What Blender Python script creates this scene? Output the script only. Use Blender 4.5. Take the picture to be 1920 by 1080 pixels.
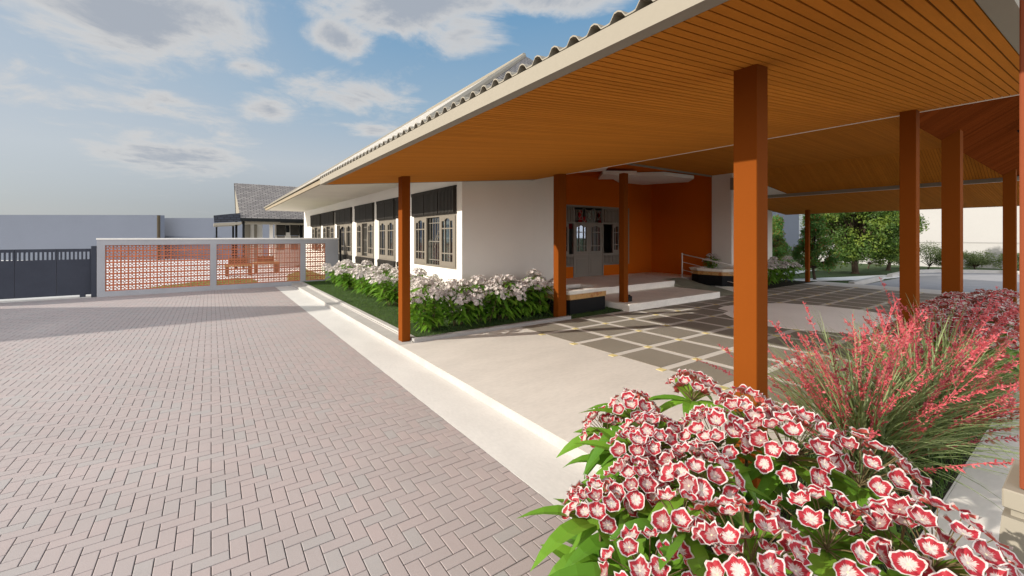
import bpy, bmesh, math, random
from mathutils import Vector, Matrix, Quaternion
R = math.radians; PI = math.pi
rnd = random.Random(7)
for o in list(bpy.data.objects): bpy.data.objects.remove(o)
C = bpy.context.scene.collection
scene = bpy.context.scene

# ---------------------------------------------------------------- camera
cam = bpy.data.cameras.new('camera'); cam.lens = 36*795/1920; cam.sensor_width = 36
cam.shift_y = -96/1920; cam.clip_start = .05; cam.clip_end = 2000
co = bpy.data.objects.new('camera', cam); C.objects.link(co)
co.location = (0, 0, 1.65); co.rotation_euler = (R(90), 0, -R(35.35)); scene.camera = co
# ---------------------------------------------------------------- light
SUND = Vector((1, -.40, -.45)).normalized()          # direction the sunlight travels
sl = bpy.data.lights.new('sun', 'SUN'); sl.energy = 2.9; sl.angle = R(.6); sl.color = (1, .93, .82)
so = bpy.data.objects.new('sun', sl); C.objects.link(so)
so.rotation_euler = SUND.to_track_quat('-Z', 'Y').to_euler()
scene.view_settings.view_transform = 'Standard'; scene.view_settings.look = 'None'
scene.view_settings.exposure = 1.05; scene.view_settings.gamma = 1
scene.cycles.max_bounces = 12; scene.cycles.diffuse_bounces = 8
# ---------------------------------------------------------------- world
w = bpy.data.worlds.new('World'); scene.world = w; w.use_nodes = True
nt = w.node_tree; nt.nodes.clear()
def N(t, **k):
    n = nt.nodes.new(t)
    for a, b in k.items(): setattr(n, a, b)
    return n
def inp(n, s, v):
    if isinstance(v, bpy.types.NodeSocket): nt.links.new(v, n.inputs[s])
    else: n.inputs[s].default_value = v
def M_(op, a, b=None, c=None, clamp=False):
    n = N('ShaderNodeMath', operation=op, use_clamp=clamp); inp(n, 0, a)
    if b is not None: inp(n, 1, b)
    if c is not None: inp(n, 2, c)
    return n.outputs[0]
def MIX(f, a, b, mode='MIX'):
    n = N('ShaderNodeMix', data_type='RGBA', blend_type=mode); inp(n, 0, f); inp(n, 6, a); inp(n, 7, b); return n.outputs[2]
def SS(x, lo, hi, a=0., b=1.):
    n = N('ShaderNodeMapRange', interpolation_type='SMOOTHSTEP'); inp(n, 0, x); inp(n, 1, lo); inp(n, 2, hi); inp(n, 3, a); inp(n, 4, b); return n.outputs[0]
def NOISE(v, scale, det=4, rough=.5, dist=0):
    n = N('ShaderNodeTexNoise'); inp(n, 'Vector', v); inp(n, 'Scale', scale); inp(n, 'Detail', det); inp(n, 'Roughness', rough); inp(n, 'Distortion', dist); return n
sky = N('ShaderNodeTexSky', sky_type='NISHITA', sun_disc=False, sun_elevation=R(22.7), sun_rotation=R(-68.2), altitude=50, air_density=1.0, dust_density=1.2, ozone_density=2.5)
tc = N('ShaderNodeTexCoord').outputs['Generated']
sx = N('ShaderNodeSeparateXYZ'); inp(sx, 0, tc)
zz = M_('ADD', M_('MAXIMUM', sx.outputs[2], 0.), .12)
px = M_('DIVIDE', sx.outputs[0], zz); py = M_('DIVIDE', sx.outputs[1], zz)
cv = N('ShaderNodeCombineXYZ'); inp(cv, 0, px); inp(cv, 1, py); P = cv.outputs[0]
n1 = NOISE(P, 2.6, 9, .66, .6).outputs[0]
n2 = NOISE(P, 7, 5, .6).outputs[0]
nn = M_('ADD', M_('MULTIPLY', n1, .75), M_('MULTIPLY', n2, .25))
# cumulus patches of the cloud layer: centre x, y, half length, half width, turn (layer coordinates)
CLOUDS = [(-0.194, 1.91, 0.37, 0.449, -0.148, 1.3), (0.554, 1.378, 0.419, 0.226, -0.569, 1.3), (0.414, 1.733, 0.139, 0.178, -0.278, 1.1), (0.788, 1.428, 0.208, 0.211, -0.436, 1.1), (0.118, 2.131, 0.124, 0.094, -0.394, 0.9), (0.252, 2.586, 0.142, 0.227, 0.055, 0.8), (0.6, 2.242, 0.294, 0.276, -0.318, 0.8), (-0.185, 3.76, 0.45, 0.638, 0.075, 1.0), (-0.33, 2.757, 0.358, 0.225, 0.326, 0.5), (0.815, 2.626, 0.224, 0.149, -0.366, 0.6), (0.925, 1.088, 0.239, 0.119, -0.527, 1.0), (-0.65, 2.772, 0.18, 0.169, 0.557, 0.5), (1.056, 0.602, 0.357, 0.173, -0.678, 1.2)]
dens = None
for cx, cy, a, b, ang, wt in CLOUDS:
    dx = M_('SUBTRACT', px, cx); dy = M_('SUBTRACT', py, cy)
    u = M_('ADD', M_('MULTIPLY', dx, math.cos(ang)/a), M_('MULTIPLY', dy, math.sin(ang)/a))
    v = M_('ADD', M_('MULTIPLY', dx, -math.sin(ang)/b), M_('MULTIPLY', dy, math.cos(ang)/b))
    r = M_('SQRT', M_('ADD', M_('MULTIPLY', u, u), M_('MULTIPLY', v, v)))
    d = M_('MULTIPLY', M_('SUBTRACT', 1.0, r), wt)
    dens = d if dens is None else M_('MAXIMUM', dens, d)
dens = M_('MAXIMUM', dens, -.42)
dens = M_('ADD', dens, M_('MULTIPLY', M_('SUBTRACT', nn, .5), 3.2))
mask = SS(dens, -.22, .62)
core = SS(dens, .30, 1.05)
gr = N('ShaderNodeValToRGB'); inp(gr, 0, sx.outputs[2])
for k_, (p_, c_) in enumerate([(0., (.27, .295, .33)), (.06, (.31, .33, .365)), (.15, (.46, .49, .52)), (.28, (.30, .42, .53)), (.48, (.14, .31, .50))]):
    e_ = gr.color_ramp.elements[k_] if k_ < 2 else gr.color_ramp.elements.new(p_)
    e_.position = p_; e_.color = c_+(1,)
gsc = N('ShaderNodeVectorMath', operation='SCALE'); inp(gsc, 0, gr.outputs[0]); gsc.inputs['Scale'].default_value = 10.
sd = N('ShaderNodeVectorMath', operation='DOT_PRODUCT'); inp(sd, 0, tc); sd.inputs[1].default_value = tuple(-SUND)
glow = SS(sd.outputs['Value'], .66, 1.0, 0., 1.)
rear = SS(M_('MULTIPLY', sx.outputs[1], -1.), .05, .6)   # added bright sky lobe behind the viewer, fills the porch and shaded walls
cloudc = MIX(core, (5.5, 5.45, 5.4, 1), (3.3, 3.6, 4.1, 1))
haze = gsc.outputs[0]
haze = MIX(SS(sd.outputs['Value'], .15, .72, 0., .6), haze, (4.9, 5.1, 5.3, 1))
haze = MIX(rear, haze, (22., 22., 22.5, 1)); haze = MIX(glow, haze, (20., 17.5, 14., 1))
skyc = MIX(.80, sky.outputs[0], haze)
colr = MIX(M_('MULTIPLY', mask, SS(sx.outputs[2], .02, .2, .35, .95)), skyc, cloudc)
bg = N('ShaderNodeBackground'); inp(bg, 0, colr); inp(bg, 1, .057)
wo = N('ShaderNodeOutputWorld'); nt.links.new(bg.outputs[0], wo.inputs[0])

# ---------------------------------------------------------------- materials
def newmat(name):
    global nt
    m = bpy.data.materials.new(name); m.use_nodes = True; nt = m.node_tree; nt.nodes.clear()
    b = N('ShaderNodeBsdfPrincipled'); o = N('ShaderNodeOutputMaterial'); nt.links.new(b.outputs[0], o.inputs[0])
    return m, b
def obc(): return N('ShaderNodeTexCoord').outputs['Object']
def scaled(v, s):
    n = N('ShaderNodeMapping'); inp(n, 'Vector', v); n.inputs['Scale'].default_value = s; return n.outputs[0]
def bump(b, h, st=.3, dist=.01):
    n = N('ShaderNodeBump'); inp(n, 'Strength', st); inp(n, 'Distance', dist); inp(n, 'Height', h); nt.links.new(n.outputs[0], b.inputs['Normal'])
def surf(name, col, rough=.6, amt=.08, scale=3., fine=40., bmp=.15, stretch=(1, 1, 1), spec=.12, col2=None, thr=(.35, .7)):
    m, b = newmat(name); v = scaled(obc(), stretch)
    a = NOISE(v, scale, 5, .6).outputs[0]; f = NOISE(v, fine, 3, .6).outputs[0]
    k = M_('ADD', M_('MULTIPLY', a, .6), M_('MULTIPLY', f, .4))
    lo = tuple(c*(1-amt*1.6) for c in col)+(1,); hi = tuple(min(1, c*(1+amt*1.6)) for c in col)+(1,)
    c = MIX(SS(k, .3, .7), lo, hi)
    if col2: c = MIX(SS(a, *thr), c, tuple(col2)+(1,))
    inp(b, 'Base Color', c); inp(b, 'Roughness', rough); inp(b, 'Specular IOR Level', spec)
    if bmp: bump(b, f, bmp, .004)
    return m
WHITE = surf('white_wall_paint', (.74, .71, .66), .75, .02, 1.2, 60, .05)
TRIM = surf('beige_trim_paint', (.27, .245, .20), .8, .02, 1, 50, .03)
EAVEEDGE = surf('beige_eave_edge', (.27, .225, .16), .7, .10, 1, 9, .1, (1, 6, .3))
SOFFIT = surf('pale_soffit_paint', (.72, .67, .60), .8, .03, 1, 40, .03)
ORANGE = surf('orange_column_paint', (.180, .046, .006), .7, .02, 1.5, 70, .03, (1,1,1), .02)
RUST = surf('rust_orange_paint', (.20, .055, .025), .75, .02, 1.5, 70, .03, (1,1,1), .02)
ORWALL = surf('orange_wall_paint', (.52, .118, .009), .8, .03, .8, 40, .05, (1,1,1), .02)
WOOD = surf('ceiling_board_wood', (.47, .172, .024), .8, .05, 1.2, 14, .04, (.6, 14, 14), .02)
def islandtone(m, lo, hi):
    global nt
    nt = m.node_tree; b = [n for n in nt.nodes if n.type == 'BSDF_PRINCIPLED'][0]; src = b.inputs['Base Color'].links[0].from_socket
    g = N('ShaderNodeNewGeometry').outputs['Random Per Island']; hs = N('ShaderNodeHueSaturation'); inp(hs, 'Color', src); inp(hs, 'Value', SS(g, 0., 1., lo, hi)); nt.links.new(hs.outputs[0], b.inputs['Base Color'])
islandtone(WOOD, .94, 1.05)
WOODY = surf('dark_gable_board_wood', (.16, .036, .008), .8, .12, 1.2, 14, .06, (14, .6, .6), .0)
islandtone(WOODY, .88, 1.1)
GAP = surf('dark_gap', (.01, .005, .003), .9, .0, 1, 10, 0)
CONC = surf('pale_platform_concrete', (.565, .535, .495), .75, .055, .9, 14, .06, (1, 2.5, 1), .25)
CONC2 = surf('strip_concrete', (.585, .57, .545), .8, .05, 1.1, 20, .12, (2, 1, 1), .2)
STEPM = surf('cream_step_stone', (.86, .82, .75), .7, .06, 2.0, 22, .06, (1, 1, 2))
KERB = surf('darkened_edge_concrete', (.42, .405, .385), .75, .06, 3, 50, .15)
KERBD = surf('kerb_grey', (.34, .33, .32), .75, .08, 3, 50, .15)
GREYP = surf('grey_window_paint', (.19, .168, .138), .55, .02, 2, 40, .02)
DOORP = surf('grey_door_paint', (.235, .212, .18), .55, .03, 2, 40, .02)
LOUV = surf('charcoal_louver_paint', (.045, .041, .036), .5, .06, 2, 40, .02)
GATE = surf('dark_slate_gate_paint', (.040, .044, .058), .55, .06, 3, 40, .03)
FENCE = surf('grey_white_fence_render', (.32, .32, .335), .85, .05, 1.4, 40, .12)
TERRA = surf('terracotta_block', (.42, .140, .075), .8, .10, 6, 60, .15)
NEIGH = surf('pale_neighbour_render', (.14, .155, .19), .9, .03, .3, 20, .03)
NEIGHW = surf('white_neighbour_render', (.36, .355, .35), .9, .02, .3, 20, .03)
NEIGHB = surf('brown_wall_return', (.09, .07, .045), .9, .03, .3, 20, .03)
STEEL = surf('black_steel', (.012, .013, .014), .5, .1, 5, 60, .1)
RAIL = surf('white_metal_rail', (.66, .62, .58), .35, .02, 5, 60, 0)
BLACKT = surf('black_planter_base', (.008, .008, .009), .45, .1, 5, 80, .03)
MARB = surf('golden_marble', (.48, .27, .09), .35, .12, 5, 25, .03, (1, 1, 1), .5, (.36, .13, .03), (.52, .62))
RAMPM = surf('sage_grey_ramp', (.25, .26, .20), .8, .12, 2.5, 30, .15)
SOIL = surf('dark_soil', (.022, .020, .012), .95, .4, 8, 60, .8)
ROADB = surf('grey_blue_road_paving', (.27, .265, .275), .8, .06, 2, 50, .15)
PATHM = surf('pale_path', (.58, .58, .58), .8, .04, 2, 50, .1)
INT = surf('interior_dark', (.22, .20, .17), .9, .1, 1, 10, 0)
BROWN = surf('brown_bench_wood', (.16, .08, .04), .6, .1, 4, 30, .1)
TAN = surf('tan_bench_top', (.45, .28, .12), .5, .1, 4, 30, .1)
RED = surf('red_curtain_cloth', (.42, .018, .020), .8, .15, 2, 12, .2, (14, 14, .5))
CURT = surf('pale_curtain_cloth', (.30, .33, .29), .8, .15, 2, 12, .2, (14, 14, .5))
YEL = surf('pale_yellow_inlay', (.62, .52, .24), .6, .05, 4, 50, .05)
BARK = surf('tree_bark', (.065, .045, .032), .9, .25, 8, 30, .7, (3, 3, .6))
STEMM = surf('plant_stem', (.13, .10, .05), .8, .25, 20, 60, .2)
def tilemat():
    m, b = newmat('speckled_grey_tile'); v = obc()
    f = NOISE(v, 170, 3, .8).outputs[0]; a = NOISE(v, 1.5, 3).outputs[0]
    c = MIX(SS(f, .32, .68), (.13, .115, .092, 1), (.34, .305, .25, 1)); c = MIX(SS(a, .3, .7, 0, .25), c, (.15, .13, .10, 1))
    inp(b, 'Base Color', c); inp(b, 'Roughness', .8); bump(b, f, .3, .003); return m
TILE = tilemat()
MEDM = surf('white_medallion_stone', (.90, .87, .82), .7, .03, 1.2, 30, .05)
def glassmat():
    m, b = newmat('window_glass'); o = [n for n in nt.nodes if n.type == 'OUTPUT_MATERIAL'][0]
    gl = N('ShaderNodeBsdfGlossy'); inp(gl, 'Roughness', .02); inp(gl, 'Color', (.62, .70, .82, 1))
    tr = N('ShaderNodeBsdfTransparent'); inp(tr, 'Color', (.55, .60, .60, 1))
    lw = N('ShaderNodeLayerWeight'); inp(lw, 'Blend', .35)
    mx = N('ShaderNodeMixShader'); inp(mx, 0, SS(lw.outputs[0], 0, 1, .30, .95)); nt.links.new(tr.outputs[0], mx.inputs[1]); nt.links.new(gl.outputs[0], mx.inputs[2])
    nt.links.new(mx.outputs[0], o.inputs[0]); nt.nodes.remove(b); return m
GLASS = glassmat()
def brickmat():   # paving blocks: tone carried per block
    m, b = newmat('red_grey_paving_block'); v = obc()
    at = N('ShaderNodeAttribute', attribute_name='tone'); t = N('ShaderNodeSeparateColor'); inp(t, 0, at.outputs[0])
    c = MIX(t.outputs[0], (.315, .275, .268, 1), (.345, .279, .27, 1)); c = MIX(t.outputs[1], c, (.305, .287, .28, 1))
    f = NOISE(v, 260, 2, .8).outputs[0]; g = NOISE(v, 1.1, 4, .6).outputs[0]
    c = MIX(SS(f, .3, .7), MIX(.16, c, (.2, .17, .16, 1)), MIX(.16, c, (.62, .56, .53, 1)))
    c = MIX(SS(g, .35, .75, 0, .35), c, (.27, .235, .225, 1)); g2 = NOISE(v, .28, 4, .6, 1.).outputs[0]; c = MIX(SS(g2, .5, .8, 0, .35), c, (.46, .40, .38, 1))
    inp(b, 'Base Color', c); inp(b, 'Roughness', .85); bump(b, f, .35, .002); return m
BRICK = brickmat()
JOINT = surf('paving_joint_sand', (.12, .10, .09), .95, .2, 8, 90, .3)
def shingle(name, c1, c2, cm, sc=1.):
    m, b = newmat(name); uv = N('ShaderNodeUVMap').outputs[0]
    t = N('ShaderNodeTexBrick'); inp(t, 'Vector', uv); inp(t, 'Scale', sc); inp(t, 'Color1', c1+(1,)); inp(t, 'Color2', c2+(1,)); inp(t, 'Mortar', cm+(1,))
    inp(t, 'Mortar Size', .018); inp(t, 'Brick Width', .26); inp(t, 'Row Height', .12); inp(t, 'Bias', -.1)
    f = NOISE(uv, 3, 5, .7).outputs[0]
    inp(b, 'Base Color', MIX(SS(f, .3, .75, 0, .5), t.outputs[0], tuple(c*.6 for c in c1)+(1,))); inp(b, 'Roughness', .85)
    bump(b, t.outputs[1], -.5, .02); return m
SLATE = shingle('grey_slate_shingle', (.30, .27, .25), (.17, .155, .15), (.06, .055, .05))
SUNLIT_TILE = shingle('sunlit_cream_roof_tile', (.50, .47, .42), (.40, .375, .34), (.17, .16, .15))
DKTILE = shingle('dark_blue_roof_tile', (.03, .035, .05), (.02, .024, .035), (.008, .008, .01))
def leafmat(name, c1, c2, c3=None, trans=.35, gloss=.4):
    m, b = newmat(name)
    g = N('ShaderNodeNewGeometry').outputs['Random Per Island']
    f = NOISE(obc(), 1.6, 3, .6).outputs[0]
    c = MIX(g, c1+(1,), c2+(1,))
    if c3: c = MIX(SS(f, .5, .62, 0, .85), c, c3+(1,))
    inp(b, 'Base Color', c); inp(b, 'Roughness', gloss); inp(b, 'Specular IOR Level', .35)
    o = [n for n in nt.nodes if n.type == 'OUTPUT_MATERIAL'][0]
    tr = N('ShaderNodeBsdfTranslucent'); inp(tr, 0, MIX(.5, c, (.25, .42, .03, 1)))
    mx = N('ShaderNodeMixShader'); inp(mx, 0, trans); nt.links.new(b.outputs[0], mx.inputs[1]); nt.links.new(tr.outputs[0], mx.inputs[2]); nt.links.new(mx.outputs[0], o.inputs[0])
    return m
LEAF = leafmat('broad_green_leaf', (.070, .185, .018), (.17, .33, .030), None, .30, .42)
BLADE = leafmat('sage_grass_blade', (.14, .19, .07), (.30, .36, .18), None, .25, .5)
TREEL = leafmat('tree_leaf', (.035, .080, .014), (.075, .135, .022), (.19, .25, .035), .30, .6)
CONEL = leafmat('small_tree_leaf', (.045, .125, .022), (.09, .20, .03), None, .25, .6)
BERRY = surf('red_berry', (.30, .05, .025), .5, .2, 30, 60, 0)
BUSHL = leafmat('bush_leaf', (.11, .145, .055), (.20, .23, .10), None, .3, .6)
LAWNM = leafmat('lawn_blade', (.035, .085, .025), (.075, .135, .035), None, .3, .7)
LAWNB = surf('lawn_ground', (.05, .075, .030), .95, .3, 3, 120, .6)
LAWNC = surf('bright_courtyard_grass', (.13, .155, .035), .95, .3, 3, 120, .6)  # brighter, yellower grass colour than the other lawns
SPIKE = leafmat('red_floret', (.56, .050, .070), (.76, .19, .22), (.30, .02, .06), .3, .5)
def flowermat(name, rim, band, centre, streak, back, eye=(.75, .72, .45)):
    m, b = newmat(name)
    uv = N('ShaderNodeUVMap').outputs[0]; s = N('ShaderNodeSeparateXYZ'); inp(s, 0, uv)
    r, a = s.outputs[0], s.outputs[1]
    rn = N('ShaderNodeNewGeometry').outputs['Random Per Island']
    cx = N('ShaderNodeCombineXYZ'); inp(cx, 0, M_('MULTIPLY', a, 40.)); inp(cx, 1, M_('MULTIPLY', r, 1.2)); inp(cx, 2, M_('MULTIPLY', rn, 50.))
    n = NOISE(cx.outputs[0], 1., 3, .7).outputs[0]
    n5 = M_('SUBTRACT', n, .5)
    edge = M_('ADD', M_('ADD', r, M_('MULTIPLY', n5, 1.0)), 0.)
    c = MIX(SS(edge, .48, .54), centre+(1,), band+(1,))
    c = MIX(M_('MULTIPLY', SS(n, .56, .64), SS(r, .1, .3)), c, streak+(1,))
    c = MIX(SS(rn, .55, 1., 0, .55), c, tuple(q*.45 for q in band)+(1,))
    c = MIX(SS(M_('ADD', r, M_('MULTIPLY', n5, .14)), 0.86, .90), c, rim+(1,))
    c = MIX(SS(r, .12, .04), c, eye+(1,))
    bf = N('ShaderNodeNewGeometry').outputs['Backfacing']
    c = MIX(bf, c, MIX(SS(r, .82, .88), back+(1,), rim+(1,)))
    inp(b, 'Base Color', c); inp(b, 'Roughness', .6); inp(b, 'Specular IOR Level', .3)
    o = [q for q in nt.nodes if q.type == 'OUTPUT_MATERIAL'][0]
    tr = N('ShaderNodeBsdfTranslucent'); inp(tr, 0, c); mx = N('ShaderNodeMixShader'); inp(mx, 0, .28)
    nt.links.new(b.outputs[0], mx.inputs[1]); nt.links.new(tr.outputs[0], mx.inputs[2]); nt.links.new(mx.outputs[0], o.inputs[0])
    return m
FLRED = flowermat('red_white_petal', (.60, .55, .53), (.38, .020, .034), (.57, .50, .47), (.40, .04, .055), (.60, .12, .10))
FLWHT = flowermat('white_petal', (.74, .71, .69), (.57, .50, .48), (.76, .71, .68), (.46, .35, .34), (.60, .52, .50))

# ---------------------------------------------------------------- mesh helpers
class MB:
    def __init__(s): s.v = []; s.f = []; s.uv = []; s.col = []
    def face(s, pts, uv=None, col=None):
        i = len(s.v); s.v += [tuple(p) for p in pts]; s.f.append(tuple(range(i, i+len(pts)))); s.uv.append(uv); s.col.append(col)
    def box(s, a, b, bev=0., col=None):
        x0, y0, z0 = [min(p, q) for p, q in zip(a, b)]; x1, y1, z1 = [max(p, q) for p, q in zip(a, b)]
        if bev <= 0:
            i = len(s.v)
            s.v += [(x0, y0, z0), (x1, y0, z0), (x1, y1, z0), (x0, y1, z0), (x0, y0, z1), (x1, y0, z1), (x1, y1, z1), (x0, y1, z1)]
            for f in ((0, 3, 2, 1), (4, 5, 6, 7), (0, 1, 5, 4), (1, 2, 6, 5), (2, 3, 7, 6), (3, 0, 4, 7)): s.f.append(tuple(i+k for k in f)); s.uv.append(None); s.col.append(col)
        else:
            e = min(bev, (x1-x0)*.45, (y1-y0)*.45, (z1-z0)*.45)
            P8 = []
            for cx in (0, 1):
                for cy in (0, 1):
                    for cz in (0, 1):
                        X = (x0, x1)[cx]; Y = (y0, y1)[cy]; Z = (z0, z1)[cz]; ex = e*(1, -1)[cx]; ey = e*(1, -1)[cy]; ez = e*(1, -1)[cz]
                        P8.append(((X, Y+ey, Z+ez), (X+ex, Y, Z+ez), (X+ex, Y+ey, Z)))
            i = len(s.v)
            for t in P8: s.v += list(t)
            def q(c, k): return i+c*3+k
            def add(f): s.f.append(tuple(f)); s.uv.append(None); s.col.append(col)
            idx = lambda a_, b_, c_: a_*4+b_*2+c_
            add([q(idx(0, 0, 0), 0), q(idx(0, 0, 1), 0), q(idx(0, 1, 1), 0), q(idx(0, 1, 0), 0)])
            add([q(idx(1, 0, 0), 0), q(idx(1, 1, 0), 0), q(idx(1, 1, 1), 0), q(idx(1, 0, 1), 0)])
            add([q(idx(0, 0, 0), 1), q(idx(1, 0, 0), 1), q(idx(1, 0, 1), 1), q(idx(0, 0, 1), 1)])
            add([q(idx(0, 1, 0), 1), q(idx(0, 1, 1), 1), q(idx(1, 1, 1), 1), q(idx(1, 1, 0), 1)])
            add([q(idx(0, 0, 0), 2), q(idx(0, 1, 0), 2), q(idx(1, 1, 0), 2), q(idx(1, 0, 0), 2)])
            add([q(idx(0, 0, 1), 2), q(idx(1, 0, 1), 2), q(idx(1, 1, 1), 2), q(idx(0, 1, 1), 2)])
            for a_ in (0, 1):
                for b_ in (0, 1):
                    for ax, (k1, k2) in ((2, (0, 1)), (1, (0, 2)), (0, (1, 2))):
                        c0 = [0, 0, 0]; c1 = [0, 0, 0]; oth = [k for k in range(3) if k != ax]
                        c0[oth[0]] = c1[oth[0]] = a_; c0[oth[1]] = c1[oth[1]] = b_; c1[ax] = 1
                        add([q(idx(*c0), k1), q(idx(*c1), k1), q(idx(*c1), k2), q(idx(*c0), k2)])
            for c in range(8): add([q(c, 0), q(c, 1), q(c, 2)])
    def tube(s, pts, rad, n=6, cap=True):
        pts = [Vector(p) for p in pts]; rings = []
        for k, p in enumerate(pts):
            d = (pts[min(k+1, len(pts)-1)]-pts[max(k-1, 0)]).normalized()
            a = d.orthogonal().normalized() if k == 0 else (a-d*a.dot(d)).normalized()
            bb = d.cross(a); r = rad[k] if isinstance(rad, (list, tuple)) else rad
            i = len(s.v); s.v += [tuple(p+(a*math.cos(2*PI*j/n)+bb*math.sin(2*PI*j/n))*r) for j in range(n)]; rings.append(i)
        for i, j in zip(rings, rings[1:]):
            for k in range(n): s.f.append((i+k, i+(k+1) % n, j+(k+1) % n, j+k)); s.uv.append(None); s.col.append(None)
        if cap:
            for i, rev in ((rings[0], 1), (rings[-1], 0)):
                f = tuple(range(i, i+n)); s.f.append(f[::-1] if rev else f); s.uv.append(None); s.col.append(None)
    def bar(s, a, b, wd, th, up=(0, 0, 1)):
        a, b = Vector(a), Vector(b); d = (b-a).normalized(); u = Vector(up); sd = d.cross(u).normalized()*wd/2; u = sd.cross(d).normalized()*th/2
        i = len(s.v); s.v += [tuple(p+x+y) for p in (a, b) for x, y in ((-sd, -u), (sd, -u), (sd, u), (-sd, u))]
        for f in ((0, 1, 2, 3), (7, 6, 5, 4), (0, 4, 5, 1), (1, 5, 6, 2), (2, 6, 7, 3), (3, 7, 4, 0)): s.f.append(tuple(i+k for k in f)); s.uv.append(None); s.col.append(None)
    def prism(s, poly, z0, z1):   # extrude xy polygon
        n = len(poly); i = len(s.v); s.v += [(x, y, z0) for x, y in poly]+[(x, y, z1) for x, y in poly]
        s.f.append(tuple(i+k for k in range(n))[::-1]); s.f.append(tuple(i+n+k for k in range(n))); s.uv += [None]*2; s.col += [None]*2
        for k in range(n): s.f.append((i+k, i+(k+1) % n, i+n+(k+1) % n, i+n+k)); s.uv.append(None); s.col.append(None)
    def slab(s, pts, th):   # polygon in space thickened upward
        n = len(pts); i = len(s.v); s.v += [tuple(p) for p in pts]+[(p[0], p[1], p[2]+th) for p in pts]
        s.f.append(tuple(i+k for k in range(n))[::-1]); s.f.append(tuple(i+n+k for k in range(n))); s.uv += [None]*2; s.col += [None]*2
        for k in range(n): s.f.append((i+k, i+(k+1) % n, i+n+(k+1) % n, i+n+k)); s.uv.append(None); s.col.append(None)
    def mesh(s, name, mat, smooth=False):
        me = bpy.data.meshes.new(name); me.from_pydata(s.v, [], s.f)
        if any(u is not None for u in s.uv):
            L = me.uv_layers.new(name='UVMap'); k = 0
            for f, u in zip(s.f, s.uv):
                for j in range(len(f)): L.data[k].uv = u[j] if u else (0, 0); k += 1
        if any(c is not None for c in s.col):
            L = me.color_attributes.new('tone', 'FLOAT_COLOR', 'CORNER'); k = 0
            for f, c in zip(s.f, s.col):
                for j in range(len(f)): L.data[k].color = (c or (0, 0, 0))+(1,); k += 1
        if mat: me.materials.append(mat)
        if smooth:
            for p in me.polygons: p.use_smooth = True
        me.update(); return me
    def build(s, name, mat, parent=None, label=None, smooth=False, loc=None, rotz=None):
        o = bpy.data.objects.new(name, s.mesh(name, mat, smooth)); C.objects.link(o)
        if parent: o.parent = parent
        if label: o['label'] = label
        if loc: o.location = loc
        if rotz is not None: o.rotation_euler = (0, 0, rotz)
        return o
def tag(o, label=None, cat=None, group=None, kind=None):
    for k, v in (('label', label), ('category', cat), ('group', group), ('kind', kind)):
        if v: o[k] = v
    return o
def empty(name, loc=(0, 0, 0), rz=0, label=None, cat=None, group=None):
    o = bpy.data.objects.new(name, None); C.objects.link(o); o.location = loc; o.rotation_euler = (0, 0, rz); o.empty_display_size = .2
    return tag(o, label, cat, group)
def part(name, mat, parent, *boxes, bev=0, label=None, **k):
    m = MB()
    for a, b in boxes: m.box(a, b, bev)
    return m.build(name, mat, parent, label, **k)
def struct(o): o['kind'] = 'structure'; return o
def copy_tree(o, parent=None, label=None):
    c = o.copy(); C.objects.link(c); c.parent = parent
    if label: c['label'] = label
    for ch in list(o.children): copy_tree(ch, c)
    return c
ORD = ['first', 'second', 'third', 'fourth', 'fifth', 'sixth', 'seventh', 'eighth', 'ninth', 'tenth', 'eleventh', 'twelfth']

# ================================================================ SETTING
PZ = .085
def sheet(name, x0, x1, y0, y1, z, mat, th=None):
    m = MB()
    if th: m.box((x0, y0, z-th), (x1, y1, z))
    else: m.face([(x0, y0, z), (x1, y0, z), (x1, y1, z), (x0, y1, z)])
    return struct(m.build(name, mat))
sheet('ground', -400, 400, -400, 400, -.06, LAWNB)
sheet('paving_bed', -40, 1.72, -12, 16.6, -.011, JOINT)
# herringbone paving blocks
m = MB(); W_ = .079; g = .0023
for i in range(-112, 22):
    for j in range(4, 203):
        k = (i+j) % 4
        if k not in (0, 2): continue
        x, y = i*W_, j*W_
        a, b = (x, y), ((x+2*W_, y+W_) if k == 0 else (x+W_, y+2*W_))
        if b[0] > 1.72:
            if a[0] > 1.70: continue
            b = (1.719, b[1])
        if a[0] > 1.0+0*y and False: continue
        if a[0] < -.34*a[1]-3.4: continue
        dz = rnd.uniform(-.0012, .0012); t = (min(1, max(0, rnd.gauss(.5, .3))), 1.*(rnd.random() < .15)*rnd.uniform(.4, 1), 0)
        x0, y0, x1, y1 = a[0]+g, a[1]+g, b[0]-g, b[1]-g; e = .0025; z0 = -.012; z1 = dz
        P4 = [(x0, y0), (x1, y0), (x1, y1), (x0, y1)]; Q4 = [(x0+e, y0+e), (x1-e, y0+e), (x1-e, y1-e), (x0+e, y1-e)]
        i0 = len(m.v); m.v += [(p[0], p[1], z0) for p in P4]+[(p[0], p[1], z1-.0012) for p in P4]+[(p[0], p[1], z1) for p in Q4]
        m.f.append((i0+8, i0+9, i0+10, i0+11)); m.uv.append(None); m.col.append(t)
        for q in range(4):
            r_ = (q+1) % 4
            for lo, hi in ((0, 4), (4, 8)):
                m.f.append((i0+lo+q, i0+lo+r_, i0+hi+r_, i0+hi+q)); m.uv.append(None); m.col.append(t)
struct(m.build('herringbone_paving', BRICK))
sheet('concrete_strip', 1.722, 2.212, -3, 15.98, .0, CONC2, .2)
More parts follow.
